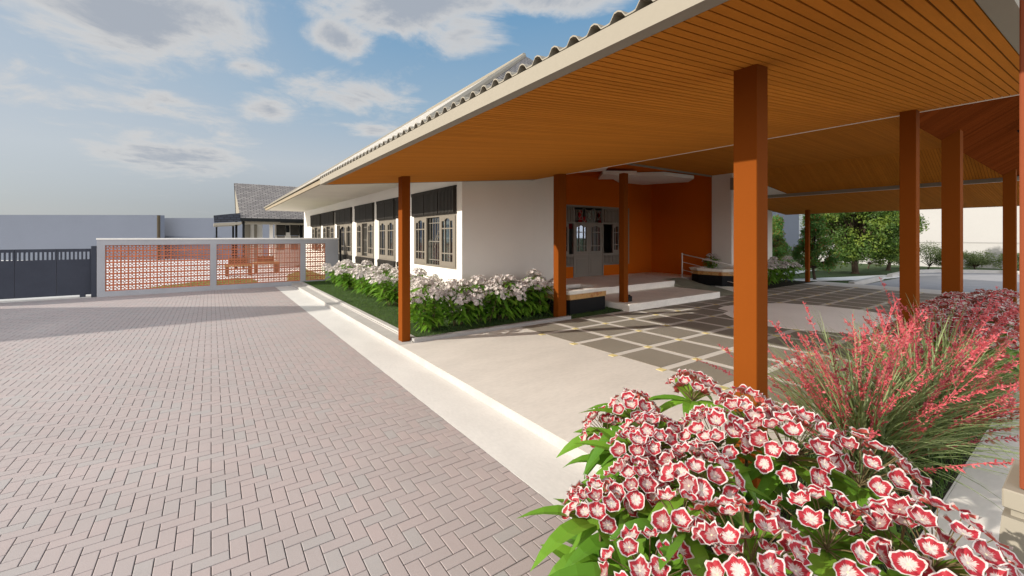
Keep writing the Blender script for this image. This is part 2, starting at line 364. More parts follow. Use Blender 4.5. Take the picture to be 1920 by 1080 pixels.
# platform of the carport with its tile field
sheet('platform', 2.214, 17.45, .565, 5.93, PZ, CONC, .004)
sheet('platform_edge', 2.212, 17.448, .566, 5.929, PZ-.0045, KERB, .3)  # riser coloured darker than the top to offset the direct sun on it
sheet('platform_strip', 2.212, 17.45, -3.5, .215, PZ, CONC, .3)
m = MB(); m.box((2.215, .215, -.1), (17.45, .565, PZ-.025)); struct(m.build('drain_gap', CONC))
bpy.data.objects.remove(bpy.data.objects['drain_gap'])
sheet('path_strip', 2.9, 17.45, .217, .563, PZ, CONC, .3)
sheet('soil_bed', .95, 2.208, -.6, 1.30, .012, SOIL)
m = MB(); m.box((2.215, .575, .0), (9.2, 1.36, PZ+.006)); struct(m.build('planting_soil', SOIL))
tiles = MB(); yel = MB(); T = .742; gx = 4.323; gy = 3.79; TY = .738
for i in range(0, 17):
    for j in range(-3, 4):
        x0 = gx+i*T+.055; x1 = gx+(i+1)*T-.055; y0 = gy+(j-1)*TY+.055; y1 = gy+j*TY-.055
        if y0 < 1.36: y0 = max(y0, 1.365)
        if y1 > 5.905: y1 = 5.905
        if x1 > 16.6 or y1-y0 < .05: continue
        if y0 > 5.2 and 7.08 < x1 and x0 < 10.66 and y1 > 5.78: y1 = 5.78
        tiles.box((x0, y0, PZ-.02), (x1, y1, PZ+.004))
    for j in range(-3, 3):
        x = gx+i*T; y = gy+j*TY
        if y > 1.4 and x < 16.7: yel.box((x-.045, y-.045, PZ-.02), (x+.045, y+.045, PZ+.0045))
struct(tiles.build('floor_tiles', TILE)); struct(yel.build('yellow_floor_inlay', YEL))
med = [(9.0, 4.93), (9.35, 5.0), (9.9, 4.95), (10.4, 4.82), (10.95, 4.4), (11.22, 3.85), (11.3, 3.1), (10.97, 2.42), (10.3, 1.85), (9.6, 1.6), (8.9, 1.72), (8.44, 2.36), (8.09, 2.95), (7.93, 3.46), (8.1, 4.1), (8.5, 4.55), (8.85, 4.62)]
m = MB(); m.prism(med, PZ-.01, PZ+.009); struct(m.build('floor_medallion', MEDM))
# steps and ramp
m = MB(); m.box((7.10, 5.79, 0), (10.66, 7.2, .24), .006); m.box((10.1, 7.2, 0), (10.66, 7.21, .2)); struct(m.build('porch_step', STEPM))
m = MB(); m.prism([(6.3, 7.19), (10.80, 7.19), (10.80, 7.66), (11.68, 7.62), (12.30, 7.62), (12.79, 7.62), (12.79, 9.43), (6.3, 9.43)], 0, .40); struct(m.build('porch_floor', STEPM))
m = MB()
m.v = [(10.82, 7.65, .4), (11.78, 7.62, .4), (11.95, 5.93, .089), (10.68, 5.93, .089), (10.82, 7.65, .0), (11.78, 7.62, .0), (11.95, 5.93, .0), (10.68, 5.93, .0)]
m.f = [(0, 1, 2, 3), (0, 3, 7, 4), (1, 2, 6, 5), (4, 5, 6, 7), (0, 1, 5, 4), (2, 3, 7, 6)]; m.uv = [None]*6; m.col = [None]*6
struct(m.build('entrance_ramp', RAMPM))
m = MB(); m.box((11.90, 5.935, 0), (12.79, 7.61, .245)); struct(m.build('ramp_side_slab', STEPM))
# garden beds
m = MB()
for a, b in (((2.215, 5.94), (2.44, 15.97)), ): m.box((a[0], a[1], -.1), (b[0], b[1], PZ))
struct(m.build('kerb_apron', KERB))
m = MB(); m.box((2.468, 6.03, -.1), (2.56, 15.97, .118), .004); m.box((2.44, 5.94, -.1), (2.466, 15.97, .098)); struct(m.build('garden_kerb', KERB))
m = MB(); m.box((2.44, 5.935, -.1), (5.60, 6.02, .142), .006); struct(m.build('garden_front_kerb', KERBD))
m = MB(); m.box((2.562, 6.022, -.1), (3.928, 15.97, .105)); m.box((3.93, 6.022, -.1), (7.095, 7.16, .104)); m.box((5.61, 5.935, -.1), (7.095, 6.02, .094)); struct(m.build('garden_soil', LAWNB))
m = MB(); m.box((12.80, 5.935, -.1), (16.95, 7.10, .095)); struct(m.build('far_garden_soil', SOIL))
# ground beyond the platform (right)
sheet('road_paving', 17.46, 60, -20, 4.90, .0, ROADB)
sheet('lawn', 17.46, 90, 4.92, 26, -.03, LAWNB)
sheet('far_lawn', 29.2, 90, -20, 4.91, .02, LAWNB)
def ribbon(name, pts, wd, z, mat, th=.05):
    m = MB(); pts = [Vector(p) for p in pts]; L = []; Rr = []
    for k, p in enumerate(pts):
        d = (pts[min(k+1, len(pts)-1)]-pts[max(k-1, 0)]).normalized(); n = Vector((-d.y, d.x)); L.append(p+n*wd/2); Rr.append(p-n*wd/2)
    for k in range(len(pts)-1):
        m.slab([(q.x, q.y, z) for q in (L[k], L[k+1], Rr[k+1], Rr[k])], th)
    return struct(m.build(name, mat))
m = MB()
m.slab([(17.47, 6.85, -.0), (17.47, 7.45, 0), (21.0, 6.3, 0), (23.6, 5.62, 0), (23.2, 4.92, 0), (20.9, 5.15, 0)], .012); struct(m.build('lawn_path', PATHM))
m = MB(); m.slab([(19.5, 7.9, 0), (19.5, 9.6, 0), (24.5, 8.4, 0)], .012); m.slab([(20, 9.7, 0), (21, 13, 0), (30, 12, 0), (28, 10, 0)], .010); struct(m.build('far_path', PATHM))
m = MB(); m.bar((17.55, 5.02, .06), (21.1, 5.12, .06), .16, .16); struct(m.build('road_kerb', KERB))
m = MB(); m.bar((22.4, 5.15, .06), (25.8, 5.25, .06), .16, .16); m.bar((25.8, 5.25, .06), (27.6, 4.6, .06), .16, .165); m.bar((27.6, 4.6, .06), (29.0, 2.9, .06), .16, .16); m.bar((29.0, 2.9, .06), (29.1, -14, .06), .16, .165); struct(m.build('far_road_kerb', KERB))
# ground beyond the fence (left)
sheet('lane_paving', -40, 3.9, 16.32, 60, -.004, PATHM)
m = MB(); m.prism([(-2.2, 16.9), (-.2, 16.6), (1.45, 16.6), (1.30, 19.4), (.9, 20.2), (-.2, 19.6), (-1.6, 18.0)], -.05, .012); m.prism([(2.15, 16.6), (3.9, 16.6), (3.9, 23.8), (2.7, 20.5)], -.05, .012); struct(m.build('courtyard_lawn', LAWNC))

# ---------------------------------------------------------------- boards
def boards(name, mat, parent, O, U, V, n, pitch, gap, th, thick_up, label=None, vlen=None):
    """n boards of width pitch stacked along V (unit), each running along U (vector, full length) from origin O; sunk backing is another mesh"""
    m = MB(); O, U, V = Vector(O), Vector(U), Vector(V).normalized(); upn = Vector(thick_up).normalized()*th
    for k in range(n):
        a = O+V*(k*pitch+gap/2); b = O+V*((k+1)*pitch-gap/2)
        p = [a, a+U, b+U, b]; i = len(m.v); m.v += [tuple(q) for q in p]+[tuple(q+upn) for q in p]
        for f in ((0, 3, 2, 1), (0, 1, 5, 4), (1, 2, 6, 5), (2, 3, 7, 6), (3, 0, 4, 7)): m.f.append(tuple(i+q for q in f)); m.uv.append(None); m.col.append(None)
    return m.build(name, mat, parent, label)

# ================================================================ CARPORT CANOPY
cp = empty('entrance_canopy', (2.4, 1.1, 0), 0, 'big open carport canopy with wood board ceiling, orange columns and corrugated roof beside the house', 'canopy')
def P_(m, *a, **k):  # parts of the canopy are built in world space
    o = m.build(*a, **k); return o
def own(o, root=cp): o.parent = root; o.matrix_parent_inverse = Matrix.Translation(-root.location); return o
zc = lambda x: 2.325+.097*x
X0, X1, Y0, Y1 = 1.461, 5.65, .30, 7.08
nb = int((Y1-Y0)/.0485)
o = boards('board_ceiling', WOOD, None, (X0, Y0, zc(X0)), (X1-X0, 0, zc(X1)-zc(X0)), (0, 1, 0), nb, (Y1-Y0)/nb, .0075, .012, (0, 0, 1)); own(o)
m = MB(); m.slab([(X0, Y0, zc(X0)+.009), (X1, Y0, zc(X1)+.009), (X1, Y1, zc(X1)+.009), (X0, Y1, zc(X0)+.009)], .02); own(m.build('ceiling_backing', GAP))
m = MB()   # fascia with its flat underside lip, along the road side and round the two ends
m.box((1.389, .215, 2.467), (1.459, 7.16, 2.552)); own(m.build('fascia', TRIM, label='long beige fascia board under the corrugated roof edge'))
m = MB(); m.slab([(1.46, .215, zc(1.46)+.001), (X1, .215, zc(X1)+.001), (X1, .299, zc(X1)+.001), (1.46, .299, zc(1.46)+.001)], .12); own(m.build('end_fascia', TRIM))
m = MB(); m.slab([(1.46, 7.082, zc(1.46)-.001), (X1, 7.082, zc(X1)-.001), (X1, 7.16, zc(X1)-.001), (1.46, 7.16, zc(1.46)-.001)], .09); own(m.build('end_fascia', TRIM))
m = MB(); m.slab([(X1+.001, 1.26, zc(X1)-.004), (X1+.022, 1.26, zc(X1)-.004), (X1+.022, 7.16, zc(X1)-.004), (X1+.001, 7.16, zc(X1)-.004)], .06); m.slab([(X1+.001, .22, zc(X1)-.004), (X1+.022, .22, zc(X1)-.004), (X1+.022, 1.258, zc(X1)-.004), (X1+.001, 1.258, zc(X1)-.004)], .06); own(m.build('edge_trim', WHITE))
# corrugated roof sheet
m = MB(); pit = .1345; prof = [(0, 0), (.040, .0), (.060, .026), (.080, .036), (.100, .034), (.124, .002)]
ys = []
y = .98-pit*6
while y < 7.2:
    for a, b in prof: ys.append((y+a, b))
    y += pit
ys = [(a, b) for a, b in ys if .19 < a < 7.2]
def roofz(x): return 2.556+.100*(x-1.37)
xs = (1.391, 5.95)
for th in (0, .007):
    i = len(m.v)
    for a, b in ys:
        for x in xs: m.v.append((x, a, roofz(x)+b+th))
    for k in range(len(ys)-1):
        q = i+2*k; m.f.append((q, q+1, q+3, q+2)); m.uv.append(None); m.col.append(None)
n2 = len(ys)*2
for k in range(len(ys)-1):
    q = 2*k; m.f.append((q, q+2, q+2+n2, q+n2)); m.uv.append(None); m.col.append(None)
own(m.build('corrugated_roof', TRIM, label='pale corrugated roof sheet with wavy open edge'))
m = MB(); m.slab([(1.50, .24, 2.562+.1*.13-.0), (5.60, .24, 2.99-.01), (5.60, 7.1, 2.99-.01), (1.50, 7.1, 2.575)], .004); own(m.build('roof_underlay', GAP))
# tray ceiling
Yg = 1.237; ZT = 3.55
nbt = int((7.14-Yg)/.0485)
o = boards('board_ceiling', WOOD, None, (7.0, Yg, ZT), (12.68-7.0, 0, 0), (0, 1, 0), nbt, (7.14-Yg)/nbt, .0055, .012, (0, 0, 1), label='flat raised wood board ceiling of the tray'); own(o)
m = MB(); m.box((6.9, Yg, ZT+.009), (12.8, 7.14, ZT+.03)); own(m.build('ceiling_backing', GAP))
s2 = 45
nbs = int((5.55-Yg)/.0485)
m = MB()
for k in range(int((6.5-Yg)/.0485)):
    y0 = Yg+k*.0485+.003; y1 = y0+.0425
    # boards end on the diagonal hip
    t = 1 if y1 < 5.55 else max(0, 1-(y1-5.55)/.95)
    if t <= 0: continue
    x1_ = 12.68+1.25*t; z1_ = ZT-.62*t
    i = len(m.v); m.v += [(12.68, y0, ZT), (x1_, y0, z1_), (x1_, y1, z1_), (12.68, y1, ZT), (12.69, y0, ZT+.012), (x1_+.01, y0, z1_+.012), (x1_+.01, y1, z1_+.012), (12.69, y1, ZT+.012)]
    for f in ((0, 3, 2, 1), (0, 1, 5, 4), (1, 2, 6, 5), (2, 3, 7, 6)): m.f.append(tuple(i+q for q in f)); m.uv.append(None); m.col.append(None)
own(m.build('sloped_board_ceiling', WOOD))
m = MB(); m.slab([(12.69, Yg, ZT+.010), (13.94, Yg, ZT-.61), (13.94, 5.6, ZT-.61), (12.69, 6.5, ZT+.010)], .02); own(m.build('ceiling_backing', GAP))
m = MB(); m.slab([(12.69, 6.5, ZT), (13.94, 5.56, ZT-.62), (13.94, 7.15, ZT-.62), (12.69, 7.15, ZT)], .03); own(m.build('hip_panel', WHITE))
o = boards('sloped_board_ceiling', WOOD, None, (X1+.05, Yg, 2.90), (1.34, 0, .645), (0, 1, 0), nbt, (7.14-Yg)/nbt, .0055, .012, (0, 0, 1)); own(o)
m = MB(); m.slab([(X1+.04, Yg, 2.915), (7.0, Yg, 3.565), (7.0, 7.14, 3.565), (X1+.04, 7.14, 2.915)], .02); own(m.build('ceiling_backing', GAP))
m = MB(); m.box((13.932, .22, 2.842), (13.99, 7.15, 2.928)); own(m.build('edge_beam', TRIM, label='grey beam along the foot of the far sloping ceiling'))
m = MB(); m.box((13.925, .22, 2.838), (13.985, 7.15, 2.8415)); own(m.build('edge_trim', WHITE))
o = boards('board_ceiling', WOOD, None, (13.99, .25, 2.838), (3.84, 0, -.35), (0, 1, 0), 142, .0485, .0055, .012, (0, 0, 1), label='low far board ceiling on the right side'); own(o)
m = MB(); m.slab([(13.99, .22, 2.849), (17.83, .22, 2.499), (17.83, 7.14, 2.499), (13.99, 7.14, 2.849)], .02); own(m.build('ceiling_backing', GAP))
m = MB(); m.box((17.832, .2, 2.487), (17.90, 7.16, 2.60)); own(m.build('fascia', TRIM))
# roof over tray and far side
m = MB(); m.slab([(5.4, 1.25, 3.03), (7.0, 1.25, 3.62), (7.0, 7.6, 3.62), (5.4, 7.6, 3.03)], .03); m.slab([(7.0, 1.25, 3.62), (12.7, 1.25, 3.62), (12.7, 7.6, 3.62), (7.0, 7.6, 3.62)], .031); m.slab([(12.7, 1.25, 3.62), (17.95, .2, 2.62), (17.95, 7.6, 2.62), (12.7, 7.6, 3.62)], .032); own(m.build('roof', TRIM))
# gable ceiling to the near side
gm = .64
gl = math.hypot(1, gm); nx = int((13.9-5.68)/.095)
U = Vector((0, -2.55, 2.55*gm))
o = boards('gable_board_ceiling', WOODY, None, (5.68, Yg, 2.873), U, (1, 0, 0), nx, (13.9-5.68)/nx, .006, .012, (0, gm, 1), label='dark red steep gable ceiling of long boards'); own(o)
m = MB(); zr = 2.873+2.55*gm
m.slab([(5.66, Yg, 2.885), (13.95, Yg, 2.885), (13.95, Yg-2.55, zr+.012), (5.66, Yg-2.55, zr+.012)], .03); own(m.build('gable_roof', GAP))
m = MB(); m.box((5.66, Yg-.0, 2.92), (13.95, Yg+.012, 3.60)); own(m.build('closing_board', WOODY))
m = MB(); m.bar((6.55, .58, 3.14), (6.55, -1.2, 4.29), .05, .10); m.bar((6.63, .58, 3.13), (6.63, -1.2, 4.28), .03, .06); own(m.build('steel_rafter', STEEL))
m = MB(); m.bar((8.9, .70, 3.04), (8.9, -1.2, 4.25), .05, .10); m.bar((8.99, .70, 3.03), (8.99, -1.2, 4.24), .03, .06); own(m.build('steel_rafter', STEEL))
m = MB(); m.bar((6.58, .22, 3.34), (9.5, .02, 3.40), .06, .12); own(m.build('steel_beam', STEEL))
# columns
def column(x0, y0, x1, y1, z0, z1, lab, mat=ORANGE, slope=0., ys=0.):
    m = MB(); m.box((x0, y0, z0), (x1, y1, z1), .003)
    o = m.build('column', mat, label=lab); own(o); return o
column(2.313, 6.082, 2.441, 6.24, PZ, 2.562, 'orange column on the corner of the garden kerb, nearest the paving')
column(2.313, 1.061, 2.436, 1.183, PZ, 2.565, 'near bright orange column rising out of the red flowers')
column(5.395, 6.079, 5.60, 6.22, PZ, 2.86, 'orange column at the right end of the flower bed')
column(7.203, 6.01, 7.338, 6.15, .24, 3.02, 'orange column standing on the corner of the porch step')
column(5.40, 1.052, 5.53, 1.171, PZ, 2.852, 'brown red column behind the red grass')
def slopecol(x0, x1, y0, y1, lab):
    m = MB(); z = lambda y: 2.873+gm*(Yg-y)
    m.v = [(x0, y0, PZ), (x1, y0, PZ), (x1, y1, PZ), (x0, y1, PZ), (x0, y0, z(y0)), (x1, y0, z(y0)), (x1, y1, z(y1)), (x0, y1, z(y1))]
    m.f = [(0, 3, 2, 1), (4, 5, 6, 7), (0, 1, 5, 4), (1, 2, 6, 5), (2, 3, 7, 6), (3, 0, 4, 7)]; m.uv = [None]*6; m.col = [None]*6
    own(m.build('column', ORANGE, label=lab))
slopecol(7.55, 7.74, 1.07, 1.235, 'dark brown red column under the gable ceiling')
slopecol(12.88, 13.05, 1.066, 1.236, 'orange column at the far foot of the gable ceiling')
column(16.78, 6.0, 16.91, 6.11, PZ, 2.585, 'thin far column at the garden corner by the trees')
# near pillar on a stepped pedestal
m = MB(); m.box((2.065, -.12, .86), (2.30, .164, 2.62), .004); o = own(m.build('pillar', RUST, label='rust orange pillar on a beige pedestal at the right edge'))
def frustum(m, a0, a1, b0, b1, z0, z1):
    i = len(m.v); m.v += [(a0[0], a0[1], z0), (a1[0], a0[1], z0), (a1[0], a1[1], z0), (a0[0], a1[1], z0), (b0[0], b0[1], z1), (b1[0], b0[1], z1), (b1[0], b1[1], z1), (b0[0], b1[1], z1)]
    for f in ((0, 3, 2, 1), (4, 5, 6, 7), (0, 1, 5, 4), (1, 2, 6, 5), (2, 3, 7, 6), (3, 0, 4, 7)): m.f.append(tuple(i+q for q in f)); m.uv.append(None); m.col.append(None)
m = MB(); m.box((2.03, -.16, .80), (2.34, .197, .859), .004); m.box((2.05, -.14, .775), (2.32, .180, .80)); frustum(m, (1.97, -.2), (2.40, .245), (2.03, -.16), (2.34, .197), PZ, .774)
own(m.build('pedestal', TRIM))

# ================================================================ MAIN HOUSE
house = empty('house', (3.93, 7.2, 0), 0, 'long white single storey house with hipped tile roof and grey shuttered windows', 'house')
def hown(o): return own(o, house)
def wall_run(m, axis, fixed, th, s0, s1, z0, z1, openings):
    """boxes of a wall with rectangular openings; axis 'y': wall at x=fixed..fixed+th running along y; 'x': at y=fixed..fixed+th"""
    def bx(a, b, c, d):
        if b-a < 1e-4 or d-c < 1e-4: return
        if axis == 'y': m.box((fixed, a, c), (fixed+th, b, d))
        else: m.box((a, fixed, c), (b, fixed+th, d))
    s = s0
    for a, b, c, d in sorted(openings):
        bx(s, a, z0, z1); bx(a, b, z0, c); bx(a, b, d, z1); s = b
    bx(s, s1, z0, z1)
WX = 3.93
# windows of the road side: (y0, y1, leaf pattern, lower louver)
WIN = [(7.42, 9.56, 'LOL', 0), (9.95, 10.62, 'L', 1), (10.78, 12.17, 'LL', 1), (12.56, 14.45, 'LOL', 1), (14.97, 17.15, 'DLL', 1), (17.50, 19.65, 'LOL', 0), (19.97, 22.10, 'LOL', 0)]
ops = [(a, b, (.76 if lo else 1.02), 2.60) for a, b, p, lo in WIN]
m = MB(); wall_run(m, 'y', WX, .16, 7.362, 24.2, 0, 2.944, ops); hown(m.build('wall', WHITE, label='long white wall facing the paving with a row of windows'))
m = MB(); m.box((3.93, 7.04+.16, 0), (5.68, 7.36, 2.86)); m.box((5.681, 7.2, 0), (6.3, 7.36, 3.6)); m.box((4.1, 7.362, 2.862), (6.3, 7.5, 3.75)); hown(m.build('front_wall', WHITE, label='blank white wall behind the flower bed'))
# porch recess
DX0, DX1 = 8.30, 11.55
m = MB(); wall_run(m, 'x', 9.44, .16, 6.3, 12.8, .395, 3.549, [(DX0, DX1, .76, 2.60)]); hown(m.build('porch_wall', ORWALL, label='orange back wall of the porch'))
m = MB(); m.box((12.79, 7.165, 0), (12.95, 9.44, 3.549)); hown(m.build('porch_side_wall', ORWALL, label='orange side wall of the porch'))
m = MB(); m.box((6.14, 7.362, 0), (6.298, 9.6, 3.55)); hown(m.build('porch_side_wall', ORWALL))
m = MB(); m.box((12.70, 6.55, 0), (12.94, 7.162, 3.549)); m.box((12.95, 7.17, 0), (16.80, 7.33, 3.0)); m.box((16.64, 7.331, 0), (16.80, 14, 2.9)); hown(m.build('garden_wall', WHITE, label='white house wall beside the far garden bed'))
m = MB(); m.box((6.3, 7.19, 3.55), (12.8, 9.6, 3.60)); hown(m.build('porch_ceiling', ORWALL))
m = MB(); m.box((5.7, 7.145, 3.505), (12.69, 7.188, 3.585)); hown(m.build('ceiling_trim', TRIM))
for k, (poly, z) in enumerate([([(10.05, 7.98), (10.62, 7.42), (12.0, 7.33), (12.60, 7.9), (12.01, 9.2), (10.8, 9.25), (10.02, 8.8)], 3.42), ([(9.53, 8.93), (10.30, 8.30), (9.64, 7.60), (8.83, 8.11)], 3.38), ([(8.42, 8.53), (8.74, 7.94), (8.26, 7.40), (7.2, 7.5), (6.9, 8.3), (7.6, 8.9)], 3.44)]):
    m = MB(); m.prism(poly, z, z+.10); hown(m.build('ceiling_panel', WHITE, label='white angular panel hanging under the orange porch ceiling'))
m = MB(); m.box((12.60, 6.42, 3.05), (12.695, 6.54, 3.40)); hown(m.build('wall_light', TRIM)); 
# roof and soffit
m = MB(); m.box((2.22, 7.17, 2.946), (WX+.2, 24.0, 2.975)); hown(m.build('soffit', SOFFIT))
m = MB(); m.box((2.17, 7.17, 2.942), (2.219, 24.05, 3.05)); m.box((2.22, 24.0, 2.942), (4.2, 24.05, 3.05)); hown(m.build('eave_fascia', EAVEEDGE))
def roofface(m, pts, uvs=1.0):
    p = [Vector(q) for q in pts]; n = (p[1]-p[0]).cross(p[2]-p[0]).normalized(); a = Vector((n.y, -n.x, 0)).normalized() if abs(n.z) < .999 else Vector((1, 0, 0)); b = n.cross(a)
    m.face(pts, [(q.dot(a)*uvs, q.dot(b)*uvs) for q in p])
rA, rB = (8, 10.61, 7.33), (8, 17.9, 7.33); e0, e1, e2, e3 = (2.14, 4.7, 3.055), (2.14, 24.1, 3.055), (13.86, 24.1, 3.055), (13.86, 7.62, 3.055)
m = MB(); roofface(m, [e0, rA, rB, e1]); roofface(m, [e1, rB, e2]); roofface(m, [e2, rB, rA, e3]); hown(m.build('roof', SUNLIT_TILE, label='tiled main roof slope in a sunlit cream colour'))  # sunlight on the slopes put into the lighter cream tile colour
m = MB(); roofface(m, [e0, (6.3, 7.25, 3.75), rA]); roofface(m, [(6.3, 7.25, 3.75), (13.86, 7.25, 3.80), rA]); hown(m.build('roof_hip', SLATE, label='hip end of the main roof in a shaded grey colour'))  # same roof, shade of the hip put into the darker grey tile colour
m = MB()
for y in [7.5+.55*k for k in range(30)]: m.box((2.13, y, 3.045), (2.9, y+.06, 3.06))
m2 = MB(); m2.tube([(2.14, 7.2, 3.075), (2.14, 24.05, 3.075)], .02, 6); m2.tube([Vector(rA)+Vector((0, 0, .02)), Vector(rB)+Vector((0, 0, .02))], .07, 6); m2.tube([Vector(rA), Vector(e0)], .06, 6); m2.tube([Vector(rB), Vector(e1)], .06, 6); hown(m2.build('ridge_cap', TRIM))
# dark rooms behind the windows
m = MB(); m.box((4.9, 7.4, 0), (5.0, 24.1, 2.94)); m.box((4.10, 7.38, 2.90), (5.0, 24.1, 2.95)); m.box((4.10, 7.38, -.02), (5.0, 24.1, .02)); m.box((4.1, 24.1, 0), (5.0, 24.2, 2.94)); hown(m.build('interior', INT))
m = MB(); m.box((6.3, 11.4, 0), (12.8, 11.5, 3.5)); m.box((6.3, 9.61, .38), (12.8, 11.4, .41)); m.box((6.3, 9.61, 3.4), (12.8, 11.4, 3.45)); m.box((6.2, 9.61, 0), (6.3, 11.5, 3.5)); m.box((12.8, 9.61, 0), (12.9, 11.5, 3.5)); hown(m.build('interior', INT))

def sash(w, z0=1.045, z1=2.075):
    """window leaf, local x 0..w, front at y=0; arched middle light, 3 x 3 lights"""
    m = MB(); ix0, ix1 = w*.155, w*.845; t = .045; zb, zt = z0+.10, z1-.10; a, b = w*.335, w*.665
    m.box((0, 0, z0), (ix0, t, z1)); m.box((ix1, 0, z0), (w, t, z1)); m.box((ix0, 0, z0), (ix1, t, zb)); m.box((ix0, 0, zt+.055), (ix1, t, z1))
    m.box((ix0, .001, zt), (a, t, zt+.055)); m.box((b, .001, zt), (ix1, t, zt+.055))
    # arch spandrels
    n = 6; c = (a+b)/2; r = (b-a)/2
    for sgn in (-1, 1):
        pts = [(c+sgn*r, zt)]+[(c+sgn*r*math.cos(q*PI/2/n), zt+.052*math.sin(q*PI/2/n)) for q in range(1, n+1)]+[(c, zt+.0555), (c+sgn*r, zt+.0555)]
        for k in range(1, n+1):
            x0, h0 = pts[k-1] if k > 1 else (c+sgn*r, zt); x1, h1 = pts[k]
            i = len(m.v); m.v += [(x0, .002, h0), (x1, .002, h1), (x1, .002, zt+.0555), (x0, .002, zt+.0555), (x0, t, h0), (x1, t, h1)]
            m.f += [(i, i+1, i+2, i+3), (i, i+4, i+5, i+1)]; m.uv += [None]*2; m.col += [None]*2
    mw = .012
    for x in (a, b): m.box((x-mw, .006, zb), (x+mw, t-.008, zt+.004))
    for z in (zt-.155, zb+.165): m.box((ix0, .004, z-mw), (ix1, t-.010, z+mw))
    return m, (ix0, ix1, zb, zt+.055)
def louver(w, z0, z1, n=3, d=.065, fins=None):
    """rows of vertical fins in n shutter panels projecting forward from y=0"""
    m = MB(); pw = w/n
    for k in range(n):
        x0 = k*pw+.012; x1 = (k+1)*pw-.012
        m.box((x0, -d*.45, z0+.03), (x1, .03, z1-.012))
        nf = fins or max(5, int((x1-x0)/.062)); s = (x1-x0)/nf
        for j in range(nf):
            a = x0+j*s+s*.16; b = x0+(j+1)*s-s*.30; zt = z1-.06
            i = len(m.v)   # fin profile in the y-z plane: lip at the head, rounded foot
            prof = [(-d*.44, z0+.02), (-d*.75, z0), (-d, z0+.03), (-d, zt-.03), (-d*1.18, zt), (-d*1.18, z1), (-d*.44, z1)]
            for x in (a, b): m.v += [(x, y, z) for y, z in prof]
            q = len(prof); m.f += [tuple(range(i, i+q)), tuple(range(i+q, i+2*q))[::-1]]; m.uv += [None]*2; m.col += [None]*2
            for e in range(q): m.f.append((i+e, i+(e+1) % q, i+q+(e+1) % q, i+q+e)); m.uv.append(None); m.col.append(None)
    m.box((0.0, -.028, z0-.0), (w, .04, z0+.028)); m.box((0, -.030, z1-.02), (w, .04, z1+.012))
    return m
def window_unit(parent, loc, rz, W, pat, low, lab=None, mat=GREYP, lmat=LOUV):
    z0 = 1.02
    m = MB(); t = .05                       # frame
    m.box((0, .0, z0-.015), (W, t, z0+.03)); m.box((0, .0, 2.07), (W, t, 2.115)); m.box((0, 0, z0+.03), (.035, t, 2.07)); m.box((W-.035, 0, z0+.03), (W, t, 2.07)); m.box((0, .01, 2.115), (W, t, 2.60))
    if low: m.box((0, .01, .76), (W, t, z0-.015))
    fr = m.build('window', mat, None, lab, loc=loc, rotz=rz); fr.parent = parent; fr.matrix_parent_inverse = Matrix.Translation(-parent.location)
    n = len(pat); x = .035; iw = W-.07; tot = sum({'L': 1., 'O': .92, 'D': .62}[c] for c in pat)
    for c in pat:
        wd = iw*{'L': 1., 'O': .92, 'D': .62}[c]/tot
        if c == 'L':
            s, (gx0, gx1, gz0, gz1) = sash(wd-.004)
            s.v = [(p[0]+x+.002, p[1]-.012, p[2]) for p in s.v]; s.build('sash', mat, fr)
            p = MB(); p.face([(x+gx0-.005, .012, gz0-.005), (x+gx1+.005, .012, gz0-.005), (x+gx1+.005, .012, gz1+.003), (x+gx0-.005, .012, gz1+.003)]); p.build('pane', GLASS, fr)
        elif c == 'O':
            p = MB(); p.face([(x, .07, z0+.02), (x+wd, .07, z0+.02), (x+wd, .07, 2.08), (x, .07, 2.08)]); p.build('pane', GLASS, fr)
            g = MB()
            for q in range(5): g.box((x+wd*(q+.5)/5-.006, .045, z0+.03), (x+wd*(q+.5)/5+.006, .057, 2.07))
            for z in (1.15, 1.55, 1.95): g.box((x, .043, z-.006), (x+wd, .059, z+.006))
            g.bar((x+wd*.45, 0.051, 1.42), (x+wd*.75, 0.051, 1.68), .01, .01, (0, 1, 0)); g.bar((x+wd*.45, 0.052, 1.52), (x+wd*.75, 0.052, 1.78), .01, .01, (0, 1, 0)); g.build('security_grille', DOORP, fr)
            k = MB(); k.box((x+wd*.40, .20, z0), (x+wd*1.15, .215, 2.1)); k.build('curtain', CURT, fr)
        else:
            s, _ = sash(wd*1.1); s.v = [(.02+p[1]+x, p[0]*.9+.05, p[2]) for p in s.v]; s.build('sash', mat, fr, 'leaf standing open')
        x += wd
    lv = louver(W+.02, 2.118, 2.655, 3 if W > 1.8 else 2 if W > 1 else 1); lv.v = [(p[0]-.01, p[1], p[2]) for p in lv.v]; lv.build('louver', lmat, fr)
    if low:
        lv = louver(W, .775, 1.0, 3 if W > 1.8 else 2 if W > 1 else 1, d=.045); lv.build('louver', lmat, fr)
    return fr
for k, (a, b, p, lo) in enumerate(WIN):
    lab = {0: 'nearest window with two leaves and a barred opening', 2: 'closed two leaf window with louvers above and below', 4: 'bay with its door leaf standing open'}.get(k)
    window_unit(house, (WX-.004, b, 0), -PI/2, b-a, p, lo, lab)
# rust jamb seen beside two of the louvers, downpipe by the fence
m = MB(); m.tube([(3.80, 16.05, 0.1), (3.80, 16.05, 1.9), (3.88, 16.05, 2.0)], .035, 8); hown(m.build('downpipe', STEEL))

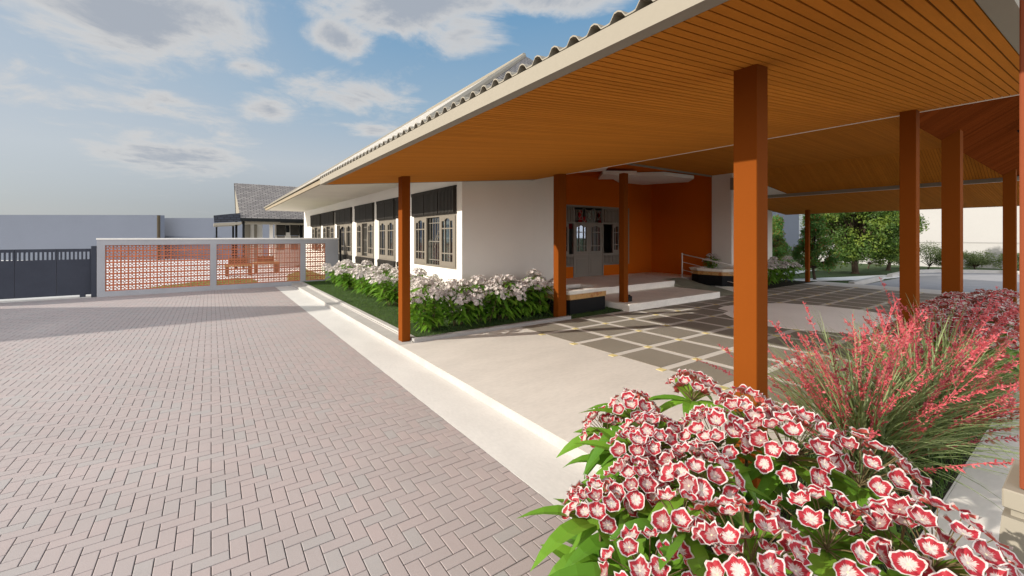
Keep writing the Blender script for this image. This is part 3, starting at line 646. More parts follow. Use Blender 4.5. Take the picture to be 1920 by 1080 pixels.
# ---- entrance: double door, side lights, geometric transom
ent = MB(); yF = 9.44
def eb(a, b, y0=-.02, y1=.04): ent.box((a[0], yF+y0, a[1]), (b[0], yF+y1, b[1]))
dl, dr = 9.03, 10.25
eb((DX0, 2.56), (DX1, 2.62)); eb((DX0, 2.055), (DX1, 2.10), -.021); eb((DX0, .74), (dl-.05, .775)); eb((dr+.05, .74), (DX1, .775))
for x in (DX0, dl-.05, dr, DX1-.05): eb((x, .40 if dl-.1 < x < dr+.1 else .775), (x+.05, 2.56), -.019)
for x in (DX0+.05, dr+.05):
    wdd = (dl-.05 if x < dl else DX1-.05)-x
    eb((x, 1.07), (x+wdd, 1.12), -.017)
door = hown(ent.build('entrance', DOORP, label='grey entrance with a double door, side lights and a diamond fanlight'))
def dchild(m, name, mat): o = m.build(name, mat); o.parent = door; o.matrix_parent_inverse = door.matrix_world.inverted() if False else Matrix.Identity(4); return o
for k in range(2):
    x0 = dl+k*.61; s, (g0, g1, z0, z1) = sash(.606, 1.10, 2.05)
    s.v = [(p[0]+x0, p[1]+yF-.008, p[2]) for p in s.v]; s.box((x0, yF-.006, .405), (x0+.604, yF+.035, 1.098)); s.box((x0+.09, yF-.012, .52), (x0+.51, yF, .98), .003)
    dchild(s, 'door_leaf', DOORP)
    p = MB(); p.face([(x0+g0-.005, yF+.02, z0), (x0+g1+.005, yF+.02, z0), (x0+g1+.005, yF+.02, z1), (x0+g0-.005, yF+.02, z1)]); dchild(p, 'pane', GLASS)
for x0 in (DX0+.07, dr+.50, ):
    wd = .42
    s, (g0, g1, z0, z1) = sash(wd, 1.12, 2.05); s.v = [(p[0]+x0, p[1]+yF-.010, p[2]) for p in s.v]; dchild(s, 'side_sash', DOORP)
    p = MB(); p.face([(x0+g0, yF+.02, z0), (x0+g1, yF+.02, z0), (x0+g1, yF+.02, z1), (x0+g0, yF+.02, z1)]); dchild(p, 'pane', GLASS)
s, (g0, g1, z0, z1) = sash(.36, 1.12, 2.05); s.v = [(p[0]+11.12, p[1]+yF-.010, p[2]) for p in s.v]; dchild(s, 'side_sash', DOORP)
for x0, w_, zz0, zz1, n, d in ((DX0+.05, dl-.06-DX0-.05, 2.105, 2.55, 1, .06), (dr+.06, DX1-.06-dr-.05, 2.105, 2.55, 2, .06), (DX0+.05, dl-.06-DX0-.05, .79, 1.065, 2, .04), (dr+.06, DX1-.06-dr-.05, .79, 1.065, 3, .04)):
    lv = louver(w_, zz0, zz1, n, d); lv.v = [(p[0]+x0, p[1]+yF+.01, p[2]) for p in lv.v]; dchild(lv, 'louver', DOORP)
g = MB(); zc0, zc1 = 2.10, 2.56; zm = (zc0+zc1)/2; cw = (dr-dl)/3.25
def gb(a, b, w_=.016): g.bar((a[0], yF+.0, a[1]), (b[0], yF+.0, b[1]), w_, .03, (0, 1, 0))
for k in range(3):
    cx_ = dl+.20+k*(dr-dl-.38)/2
    h = .14; wq = .135
    for s_ in (-1, 1): gb((cx_+s_*wq, zm-h), (cx_+s_*wq, zm+h)); gb((cx_-wq, zm+s_*h), (cx_+wq, zm+s_*h))
    for (p, q) in (((-1, 0), (0, 1)), ((0, 1), (1, 0)), ((1, 0), (0, -1)), ((0, -1), (-1, 0))): gb((cx_+p[0]*wq*.95, zm+p[1]*h*.9), (cx_+q[0]*wq*.95, zm+q[1]*h*.9), .013)
    if k < 2:
        nx_ = cx_+(dr-dl-.38)/4
        for s_ in (-1, 1):
            gb((cx_+wq, zm+s_*h), (nx_, zm+s_*.225)); gb((nx_, zm+s_*.225), (nx_*2-cx_-wq, zm+s_*h))
dchild(g, 'fanlight_lattice', DOORP)
for x, w_, z0, z1, mt in ((9.50, .16, 1.0, 2.5, RED), (9.72, .12, .8, 2.3, RED), (10.42, .22, .9, 2.5, RED), (8.78, .20, .8, 2.5, RED), (9.90, .35, .9, 2.5, CURT), (9.05, .25, 1.9, 2.6, RED)):
    m = MB(); m.box((x, yF+.30, z0), (x+w_, yF+.33, z1)); dchild(m, 'curtain', mt)

# ================================================================ PLANTER BENCHES, RAILING
def planter(cx, cy, pts, zb, lab):
    t = empty('planter', (cx, cy, zb), 0, lab, 'planter', 'marble banded planters beside the porch steps')
    def sc(k): return [((x)*k, (y)*k) for x, y in pts]
    m = MB(); m.prism(sc(.93), 0, .30); m.build('base', BLACKT, t)
    m = MB(); m.prism(sc(.96), .301, .40); m.build('marble_band', MARB, t)
    rim = MB(); n = len(pts)
    def ring(k0, z0, k1, z1):
        A, B = sc(k0), sc(k1)
        for q in range(n):
            r_ = (q+1) % n; rim.face([(A[q][0], A[q][1], z0), (A[r_][0], A[r_][1], z0), (B[r_][0], B[r_][1], z1), (B[q][0], B[q][1], z1)])
    ring(.95, .401, 1.0, .425); ring(1.0, .425, 1.0, .44); ring(1.0, .44, 1.04, .46); ring(1.04, .46, 1.04, .485); ring(1.04, .485, .62, .485); ring(.62, .485, .62, .38)
    rim.build('rim', STEPM, t)
    m = MB(); m.face([(x, y, .40) for x, y in sc(.625)]); m.build('soil', KERBD, t)
    return t
planter(6.35, 6.62, [(-.86, -.10), (-.62, -.50), (.52, -.44), (.74, -.18), (.74, .50), (-.86, .50)], .10, 'angular planter with golden marble band, at the left of the porch steps')
planter(12.2, 6.75, [(-.42, -.42), (.0, -.85), (.55, -.85), (.55, .62), (-.35, .62), (-.50, .30)], .245, 'angular planter with golden marble band, right of the ramp by the railing')
rl = empty('ramp_railing', (11.80, 7.60, .4), 0, 'white metal handrail with three bars running down beside the ramp', 'railing')
ra, rb = Vector((0, 0, 0)), Vector((.14, -1.62, -.30))
m = MB(); m.tube([ra, ra+Vector((0, 0, .72))], .019, 10); m.build('post', RAIL, rl, smooth=True)
m = MB(); m.tube([rb, rb+Vector((0, 0, .72))], .019, 10); m.build('post', RAIL, rl, smooth=True)
m = MB(); m.tube([ra+Vector((0, 0, .72)), rb+Vector((0, 0, .72))], .017, 10); m.build('handrail', RAIL, rl, smooth=True)
for z in (.24, .48): m = MB(); m.tube([ra+Vector((0, 0, z)), rb+Vector((0, 0, z))], .008, 8); m.build('rail_bar', RAIL, rl)
bm_ = bmesh.new(); bmesh.ops.create_icosphere(bm_, subdivisions=2, radius=.028); me = bpy.data.meshes.new('knob'); bm_.to_mesh(me); me.materials.append(RAIL); kn = bpy.data.objects.new('knob', me); C.objects.link(kn); kn.parent = rl; kn.location = (0, 0, .73)
m = MB(); m.box((7.36, 6.03, .242), (7.50, 6.13, .36), .01); m.box((7.39, 6.05, .36), (7.46, 6.11, .385)); tag(m.build('floor_lamp_box', STEEL), 'small black box on the step behind the orange column', 'fixture')

# ================================================================ FENCE AND GATE
fn = empty('breeze_block_fence', (-2.55, 16.0, 0), 0, 'grey white wall with terracotta breeze block panels at the end of the paving', 'fence')
FX0, FX1, FT = -2.55, 3.72, .15
pan = [(-2.384, -.028), (.134, 2.481), (2.647, 3.281)]
m = MB(); m.box((FX0, 16.0, 0), (FX1, 16.15, .145)); m.box((FX0, 16.0, 1.416), (FX1, 16.15, 1.565)); s = FX0
for a, b in pan: m.box((s, 16.0, .145), (a, 16.15, 1.416)); s = b
m.box((s, 16.0, .145), (FX1, 16.15, 1.416)); own(m.build('wall_frame', FENCE), fn)
m = MB(); m.box((FX0-.01, 15.985, 1.566), (FX1+.01, 16.165, 1.612), .006); own(m.build('coping', WHITE), fn)
for a, b in pan:
    nx_ = round((b-a)/.157); nz_ = 8; px_ = (b-a)/nx_; pz_ = (1.416-.145)/nz_; m = MB(); y0, y1 = 16.035, 16.115; t = .014
    for k in range(nx_+1):
        x = a+k*px_; m.box((max(a, x-t), y0, .145), (min(b, x+t), y1, 1.416))
    for k in range(nz_+1):
        z = .145+k*pz_; m.box((a, y0-.002, max(.145, z-.021)), (b, y1+.002, min(1.416, z+.021)))
    for i in range(nx_):
        for j in range(nz_):
            cx_, cz_ = a+(i+.5)*px_, .145+(j+.5)*pz_; hx, hz = px_/2-t, pz_/2-t
            ym = (y0+y1)/2
            for q, (dx, dz) in enumerate(((1, 0), (0, 1), (-1, 0), (0, -1))):
                ex, ez = ((0, 1), (-1, 0), (0, -1), (1, 0))[q]
                m.bar((cx_+dx*hx, ym, cz_+dz*hz), (cx_+dx*hx*.44, ym, cz_+dz*hz*.44), .022, .055, (0, 1, 0))
                m.bar((cx_+dx*hx*.55, ym, cz_+dz*hz*.55), (cx_+ex*hx*.55, ym, cz_+ez*hz*.55), .015, .05, (0, 1, 0))
    own(m.build('breeze_block_panel', TERRA), fn)
gt = empty('sliding_gate', (-2.7, 16.15, 0), 0, 'dark slate metal gate with a slotted top band beside the fence', 'gate')
for k, (a, b) in enumerate([(-9.4, -7.22), (-7.2, -5.42), (-5.4, -3.62+.0), (-3.60, -2.78)]):
    pass
seams = [-9.2, -7.6, -6.0, -4.06, -3.36, -2.74]
seams = [-10.2, -8.3, -6.3, -4.14, -3.30+.0, -2.745]
def gx(u_): 
    a = (u_-960)/795; return 16.15*(.57857+.81563*a)/(.81563-.57857*a)
sx_ = [gx(-120), gx(27), gx(106), gx(177)]
wd = sx_[2]-sx_[1]
ss = [sx_[1]-wd*3.0, sx_[1]-wd*2.0, sx_[1]-wd, sx_[1], sx_[2], sx_[3]]
for a, b in zip(ss, ss[1:]):
    m = MB(); m.box((a+.004, 16.15, .075), (b-.004, 16.19, 1.04)); m.box((a+.004, 16.15, 1.245), (b-.004, 16.19, 1.325)); own(m.build('gate_panel', GATE), gt)
    m = MB(); n = max(4, int(round((b-a)/.083)))
    for k in range(n+1):
        x = a+.004+(b-a-.008)*k/n; e = .03 if k in (0, n) else .0155; m.box((max(a+.004, x-e), 16.152, 1.04), (min(b-.004, x+e), 16.188, 1.245))
    own(m.build('gate_bars', GATE), gt)
m = MB(); m.box((-2.665, 16.02, 0), (-2.56, 16.18, 1.40), .004); own(m.build('gate_post', GATE), gt)
m = MB(); m.box((-2.90, 16.10, 0), (-2.79, 16.149, .12)); own(m.build('roller_bracket', GATE), gt)
m = MB(); m.box((-14, 16.02, -.05), (-2.56, 16.30, .018)); struct(m.build('gate_sill', KERB))

# ================================================================ BUILDINGS BEYOND THE FENCE
rb_ = empty('garden_pavilion', (1.2, 25.5, 0), 0, 'small gabled pavilion with grey slate roof beyond the breeze block fence', 'pavilion')
def rown(o): return own(o, rb_)
m = MB(); roofface(m, [(1.21, 25.5, 2.60), (8.5, 25.5, 2.60), (8.5, 28, 4.62), (1.02, 28, 4.62)]); roofface(m, [(1.21, 30.5, 2.60), (1.02, 28, 4.62), (8.5, 28, 4.62), (8.5, 30.5, 2.60)]); rown(m.build('roof', SLATE))
m = MB(); m.face([(1.24, 25.6, 2.55), (1.24, 30.4, 2.55), (1.06, 28, 4.56)]); m.box((1.25, 25.6, 2.50), (8.4, 25.66, 2.58)); m.box((1.25, 25.65, 2.30), (5.2, 25.75, 2.50)); rown(m.build('gable_wall', TRIM))
m = MB(); m.box((1.20, 25.46, 2.44), (5.2, 25.52, 2.60)); m.box((3.0, 25.53, 2.40), (5.2, 25.56, 2.50)); rown(m.build('eave_board', STEEL))
for x, y in ((1.30, 25.62), (1.02, 26.4), (1.0, 29.8)):
    m = MB(); m.box((x, y, 0), (x+.10, y+.10, 2.5)); rown(m.build('post', STEEL))
sh = empty('porch_shelter', (.1, 25.5, 0), 0, 'low lean-to shelter with dark blue tiled edge left of the grey slate pavilion', 'shelter')
m = MB(); roofface(m, [(.12, 25.4, 2.34), (1.2, 25.4, 2.42), (1.2, 25.52, 2.86), (.10, 25.5, 2.70)]); roofface(m, [(.10, 25.5, 2.70), (1.2, 25.52, 2.86), (1.2, 29, 2.9), (.1, 29, 2.72)]); own(m.build('roof', DKTILE), sh)
m = MB(); m.slab([(.10, 25.38, 2.20), (1.25, 25.38, 2.28), (1.25, 29, 2.28), (.10, 29, 2.20)], .12); own(m.build('soffit', TRIM), sh)
for x, y in ((.2, 28.6),): m = MB(); m.box((x, y, 0), (x+.08, y+.08, 2.2)); own(m.build('post', STEEL), sh)
rh = empty('rear_house', (1.9, 27, 0), 0, 'white rear house wing with dark shutters behind the pavilion', 'house')
m = MB(); m.box((1.6, 30.5, 0), (2.6, 30.7, 2.5)); m.box((2.6, 26.4, 0), (2.75, 26.7, 2.45)); wall_run(m, 'x', 27.0, .16, 2.9, 4.9, 0, 2.45, [(3.0, 3.4, .9, 2.3), (3.7, 4.1, .9, 2.3)]); m.box((4.9, 24.0, 0), (5.1, 27.2, 2.6)); own(m.build('wall', WHITE), rh)
m = MB(); m.box((1.65, 30.45, 0), (1.95, 30.49, 2.4)); m.box((2.15, 30.45, 0), (2.3, 30.49, 2.4)); own(m.build('pilaster', TRIM), rh)
for x in (3.0, 3.7):
    m = MB(); m.box((x, 27.03, .9), (x+.4, 27.08, 1.7)); fr = own(m.build('window', INT), rh); m = MB(); m.box((x-.03, 26.93, 1.72), (x+.43, 27.0, 2.32)); m.build('shutter', LOUV, fr)
m = MB(); m.box((4.15, 26.9, .2), (4.88, 26.95, 2.40)); m.box((3.45, 26.92, 1.9), (3.62, 26.96, 2.3)); fr = own(m.build('door', STEEL), rh)
for x in (4.3, 4.52, 4.74): m = MB(); m.box((x, 26.88, .2), (x+.03, 26.90, 2.3)); m.build('bar', TRIM, fr)
tb = empty('garden_bench', (.9, 21.6, 0), 0, 'dark brown garden bench with a tan top seen through the breeze block fence', 'bench')
m = MB(); m.box((-.45, -.25, .40), (.55, .25, .50)); m.build('bench_top', TAN, tb)
for x in (-.42, .40): m = MB(); m.box((x, -.22, 0), (x+.12, .22, .399)); m.build('leg', BROWN, tb)
m = MB(); m.box((-.30, .2, .501), (.4, .26, .75)); m.build('backrest', BROWN, tb)
tb2 = copy_tree(tb, None, 'second dark bench set closer to the white house wall, behind the fence'); tb2.location = (2.0, 22.3, 0)
# neighbours
nbw = MB(); nbw.prism([(-14.5, 46.9), (-3.15, 39.2), (-2.75, 39.5), (-14, 47.6)], -.05, 3.2); o = nbw.build('neighbour_wall', NEIGH); tag(o, 'long plain grey blue boundary wall behind the dark gate', 'wall')
nbw = MB(); nbw.prism([(-2.95, 39.8), (-3.14, 39.19), (-3.07, 39.15), (-2.83, 39.6)], -.05, 3.18); tag(nbw.build('wall_return', NEIGHB), 'narrow brown end of the boundary wall by the gap', 'wall')
nbw = MB(); nbw.prism([(-2.83, 40.6), (4.5, 35.6), (12, 31), (12.5, 31.6), (4.8, 36.4), (-2.5, 41.2)], -.05, 3.05); tag(nbw.build('neighbour_wall', NEIGH), 'plain grey blue boundary wall behind the slate pavilion', 'wall')
nbw = MB(); nbw.prism([(-40, 64), (-14.6, 47), (-14.2, 47.7), (-40, 66)], -.05, 3.2); tag(nbw.build('neighbour_wall', NEIGH), 'far left stretch of plain grey blue boundary wall', 'wall')
nbw = MB(); nbw.prism([(60, 24.4), (48, 26), (47.4, 24.9), (60, 22.5)], -.05, 6.4); nbw.prism([(47.3, 24.85), (42, 27.6), (41.5, 27), (47, 24.2)], -.05, 6.35)
tag(nbw.build('neighbour_wall', NEIGH), 'grey blue wall seen between house corner and small trees', 'wall')
nbw = MB(); nbw.prism([(33.5, 12.5), (32.8, 3.1), (32.0, -12), (33, -12), (33.8, 3.1), (34.5, 12.5)], -.05, 1.34); nbw.prism([(36.5, 13), (35.8, 3.1), (35.0, -14), (45, -14), (45, 13)], -.05, 9.)
nbw.prism([(33.46, 12.5), (32.76, 3.1), (31.96, -12), (32.05, -12), (32.85, 3.1), (33.55, 12.5)], 1.341, 1.39)
tag(nbw.build('neighbour_building', NEIGHW), 'tall blank sunlit white building behind the hedge bushes', 'building')
nb2 = empty('shadow_caster_block', (-14, 15.6, 0), 0, 'added unseen gabled block beyond the gate that shades a band of the paving', 'house')  # added out of view, shaped to throw the shadow band across the paving
m = MB(); m.v = [(-15.8, 13.6, 0), (-12.2, 13.6, 0), (-12.2, 18, 0), (-15.8, 18, 0), (-15.8, 13.6, 4.0), (-12.2, 13.6, 4.0), (-12.2, 18, 4.0), (-15.8, 18, 4.0), (-15.8, 16.4, 6.9), (-12.2, 16.4, 6.9)]
m.f = [(0, 1, 5, 4), (3, 7, 6, 2), (0, 4, 8, 7, 3), (1, 2, 6, 9, 5), (4, 5, 9, 8), (7, 8, 9, 6)]; m.uv = [None]*6; m.col = [None]*6
own(m.build('wall', NEIGH), nb2)

# ================================================================ PLANTS
def frame_of(n):
    n = Vector(n).normalized(); a = n.orthogonal().normalized(); return a, n.cross(a), n
def flower(m, c, n, R_, rr, seg=20):
    a, b, n = frame_of(n); c = Vector(c); ph = rr.uniform(0, 6.28); i = len(m.v); m.v.append(tuple(c-n*R_*.10)); cup = rr.uniform(.18, .42)
    sq = rr.uniform(.85, 1.1); jag = [rr.uniform(-.12, .12) for _ in range(seg)]; lob = rr.randint(5, 6)
    rings = (.42, .80, 1.0)
    for q, r in enumerate(rings):
        for k in range(seg):
            t = 2*PI*k/seg; w_ = 1+(.10*math.cos(lob*t)+jag[k]*.8)*(r**2)
            rad = R_*r*w_; h = R_*(cup*r*r-.10+(.16*math.cos(lob*t+1)+jag[k]*1.3)*r*r)
            m.v.append(tuple(c+a*math.cos(t+ph)*rad*sq+b*math.sin(t+ph)*rad+n*h))
    al = lambda k: k/seg
    for k in range(seg):
        k2 = (k+1) % seg; u0, u1 = k/seg, (k+1)/seg
        m.f.append((i, i+1+k, i+1+k2)); m.uv.append([(0, (u0+u1)/2), (rings[0], u0), (rings[0], u1)]); m.col.append(None)
        for q in range(2):
            A = i+1+q*seg; B = A+seg
            m.f.append((A+k, B+k, B+k2, A+k2)); m.uv.append([(rings[q], u0), (rings[q+1], u0), (rings[q+1], u1), (rings[q], u1)]); m.col.append(None)
def leaf(m, p, d, L_, W_, rr, droop=.35, fold=.22, segs=6):
    d = Vector(d).normalized(); p = Vector(p); up = Vector((0, 0, 1)); s = d.cross(up)
    s = s.normalized() if s.length > .01 else Vector((1, 0, 0)); i = len(m.v); n_ = 0
    tw = rr.uniform(-.4, .4)
    for k in range(segs+1):
        t = k/segs; q = p+d*L_*t; q = q+Vector((0, 0, -droop*L_*t*t)); w_ = W_*.5*(math.sin(PI*min(1, t**.8))**.8 if 0 < t < 1 else .02)
        sd = (s*math.cos(tw*t)+up*math.sin(tw*t)); h = up*fold*w_
        m.v += [tuple(q-sd*w_+h), tuple(q), tuple(q+sd*w_+h)]
    for k in range(segs):
        A = i+3*k
        for e in (0, 1): m.f.append((A+e, A+e+1, A+e+4, A+e+3)); m.uv.append(None); m.col.append(None)
def bloom_plant(name, base, umbels, seed, fmat, label, cat, group, fr=.0315, leafn=8, L0=.26, W0=.07, lower=3, skirt=10):
    rr = random.Random(seed); base = Vector(base); t = empty(name, base, 0, label, cat, group)
    st = MB(); fo = MB()
    for (ux, uy, uz, UR, cnt) in umbels:
        cnt = int(cnt*1.3); UR = UR*.93
        top = Vector((ux, uy, uz))-base; lean = Vector((rr.uniform(-.25, .25)+top.x*.5, rr.uniform(-.25, .25)+top.y*.5, 1)).normalized()
        junc = top-lean*UR*1.05
        root = Vector((top.x*.25+rr.uniform(-.06, .06), top.y*.25+rr.uniform(-.06, .06), 0)); mid = root.lerp(junc, .55)+Vector((rr.uniform(-.03, .03), rr.uniform(-.03, .03), .02))
        pts = [root, root.lerp(mid, .5)+Vector((0, 0, .02)), mid, mid.lerp(junc, .6), junc]; st.tube(pts, [.0095, .0085, .0075, .006, .005], 6)
        h = MB(); a, b, n = frame_of(lean); got = []
        for k in range(cnt):
            best = None
            for _ in range(12):
                th = math.acos(1-rr.random()*(1-math.cos(R(74)))); ph = rr.uniform(0, 2*PI); v = (a*math.cos(ph)+b*math.sin(ph))*math.sin(th)+n*math.cos(th)
                ds = min([(v-g_).length for g_ in got] or [9])
                if best is None or ds > best[0]: best = (ds, v)
            got.append(best[1])
        for v in got:
            e = junc+Vector((v.x, v.y, v.z))*UR*rr.uniform(.94, 1.05)+n*UR*.08
            fn_ = (v*.9+n*.35+Vector((rr.uniform(-.2, .2), rr.uniform(-.2, .2), rr.uniform(-.1, .2)))).normalized()
            flower(h, e, fn_, fr*rr.uniform(.85, 1.12), rr); st.tube([junc, junc.lerp(e, .55)+n*.004, e-fn_*fr*.1], .0016, 4, False)
        h.build('flower_head', fmat, t)
        for z, kk, s_ in [(1.0, leafn, 1.0)]+[(1-.22*(q+1), max(4, leafn-3), .95) for q in range(lower)]:
            pos = (root.lerp(mid, z/.55) if z < .55 else mid.lerp(junc, (z-.55)/.45)); p0 = rr.uniform(0, 6.28)
            if pos.z < .05: continue
            for k in range(kk):
                ph = p0+2*PI*k/kk+rr.uniform(-.25, .25); el = rr.uniform(-.15, .55)
                leaf(fo, pos-n*rr.uniform(0, .02), (math.cos(ph), math.sin(ph), el), L0*s_*rr.uniform(.7, 1.15), W0*rr.uniform(.8, 1.15), rr, rr.uniform(.25, .7))
    for k in range(skirt):
        ph = rr.uniform(0, 6.28); leaf(fo, (rr.uniform(-.1, .1), rr.uniform(-.1, .1), rr.uniform(.05, .25)), (math.cos(ph), math.sin(ph), rr.uniform(.1, .8)), L0*rr.uniform(.8, 1.2), W0, rr, .6)
    st.build('stem', STEMM, t); fo.build('foliage', LEAF, t)
    return t
UM = {
'A': (1.527, 1.420, 0.80, 0.13, 15), 'B': (1.596, 1.255, 0.93, 0.12, 14), 'C': (1.876, 1.163, 1.00, 0.13, 14), 'D': (1.444, 1.032, 0.92, 0.13, 18), 'F': (1.573, 0.886, 0.97, 0.14, 20),
'G': (1.782, 0.846, 1.02, 0.12, 14), 'H': (1.701, 0.651, 1.00, 0.18, 24), 'I': (1.864, 0.469, 0.95, 0.17, 20), 'J': (1.114, 1.049, 0.78, 0.13, 18), 'K': (1.237, 0.985, 0.84, 0.12, 16),
'L': (1.355, 0.791, 0.92, 0.13, 16), 'M': (1.246, 0.614, 0.88, 0.17, 18), 'N': (1.006, 0.754, 0.76, 0.14, 16), 'O': (1.407, 0.447, 0.90, 0.15, 15), 'P': (1.177, 0.500, 0.80, 0.15, 14),
'Q': (1.583, 0.350, 0.87, 0.13, 13), 'R': (1.540, 0.223, 0.92, 0.17, 20), 'S': (1.218, 0.764, 0.83, 0.10, 8), 'T': (1.352, 1.064, 0.88, 0.11, 12)}
GR = 'red and white flowering plants in the near bed'
for key, base, s_, lab in [('AB', (1.62, 1.22, .01), 1, 'red and white flowering plant at far left of the near bed, toward the platform edge'),
    ('CTD', (1.65, 1.05, .01), 2, 'red and white flowering plant whose top flower head stands highest, back left'),
    ('FGL', (1.66, .84, .01), 3, 'red and white flowering plant directly before the near bright orange column'),
    ('HI', (1.85, .60, .01), 4, 'red and white flowering plant leaning right toward the red grass'),
    ('JKN', (1.12, .96, .01), 5, 'red and white flowering plant overhanging the brick paving at lower left'),
    ('MPS', (1.30, .62, .01), 6, 'red and white flowering plant with large flower heads low in the middle of the bed'),
    ('OQR', (1.62, .38, .01), 7, 'red and white flowering plant at the lower right beside the beige pillar base')]:
    bloom_plant('flowering_plant', base, [UM[k] for k in key], s_, FLRED, lab, 'plant', GR, lower=4, skirt=16, L0=.31 if key in ('JKN', 'AB') else .26, W0=.085 if key in ('JKN', 'AB') else .07)
FU = [(6.89, 1.15, 0.90), (7.35, 1.04, 0.97), (7.36, 0.87, 0.95), (6.46, 0.60, 0.90), (6.51, 1.25, 0.88), (5.98, 1.03, 0.85), (5.95, 0.84, 0.84), (6.04, 0.65, 0.80), (7.64, 0.67, 1.00), (6.41, 0.78, 0.88), (7.2, .65, .9), (5.5, 1.2, .78), (7.9, .9, .95)]
for k, (ids, base, lab) in enumerate([((4, 5, 11), (6.0, 1.15, .09), 'dark red flowering plant right behind the brown red column'), ((0, 1, 12), (7.1, 1.05, .09), 'dark red flowering plant at the foot of the dark gable column'), ((3, 6, 7, 9), (6.2, .75, .09), 'dark red flowering plant low behind the right hand red grass'), ((2, 8, 10), (7.4, .75, .09), 'dark red flowering plant farthest right before the far orange column')]):
    bloom_plant('flowering_plant', base, [FU[i]+(.24, 24) for i in ids], 20+k, FLRED, lab, 'plant', 'dark red flowering plants under the gable', fr=.048, lower=2, skirt=14)
# white flowering plants of the house beds
protos = []
for s_ in range(4):
    rr = random.Random(50+s_); um = []
    for k in range(7):
        ph = 2*PI*k/7+rr.uniform(-.3, .3); r = rr.choice([.12, .28, .40, .48]); um.append((r*math.cos(ph), r*math.sin(ph), .90-.50*r+rr.uniform(-.10, .10), rr.uniform(.15, .19), 12))
    protos.append(bloom_plant('white_flowering_plant', (0, 0, 0), um, 60+s_, FLWHT, 'x', 'plant', 'white flowering plants in the house beds', fr=.049, leafn=8, L0=.30, W0=.082, lower=3, skirt=22))
spots = [(3.55, 6.62), (3.42, 7.55), (3.52, 8.45), (3.36, 9.35), (3.48, 10.2), (3.36, 11.1), (3.48, 12.0), (3.36, 12.9), (3.42, 13.8), (3.36, 14.75)]
front = [(2.98, 6.55), (4.05, 6.66), (4.50, 6.60), (4.92, 6.68), (5.28, 6.55)]
labs = []
for i in range(len(spots)):
    labs.append('white flowering plant in the wall bed, '+('where the two beds meet' if i == 0 else 'next to the breeze block fence' if i == 9 else ORD[i-1]+' counted from the house corner'))
for i in range(5): labs.append('white flowering plant behind the front kerb, '+['right beside the corner column', 'second from the corner column', 'third from the corner column', 'fourth from the corner column', 'against the orange column at the bed end'][i])
farp = [(13.15, 6.55), (13.9, 6.6), (14.7, 6.5), (15.5, 6.6), (16.2, 6.5)]
for i in range(5): labs.append('pale flowering plant in the far garden bed, '+['nearest the ramp', 'second from the ramp', 'in the middle', 'second from the thin far column', 'beside the thin far column'][i])
for i, (x, y) in enumerate(spots+front+farp+[(12.30, 6.95)]):
    o = protos[i] if i < 4 else copy_tree(protos[i % 4])
    z = .10; s_ = rnd.uniform(.84, .97)
    if i == len(labs): o['label'] = 'small white flowering plant growing in the right hand planter'; z = .66; s_ = .52
    else: o['label'] = labs[i]
    o.location = (x, y, z); o.rotation_euler = (0, 0, rnd.uniform(0, 6.28)); o.scale = (s_, s_, s_)
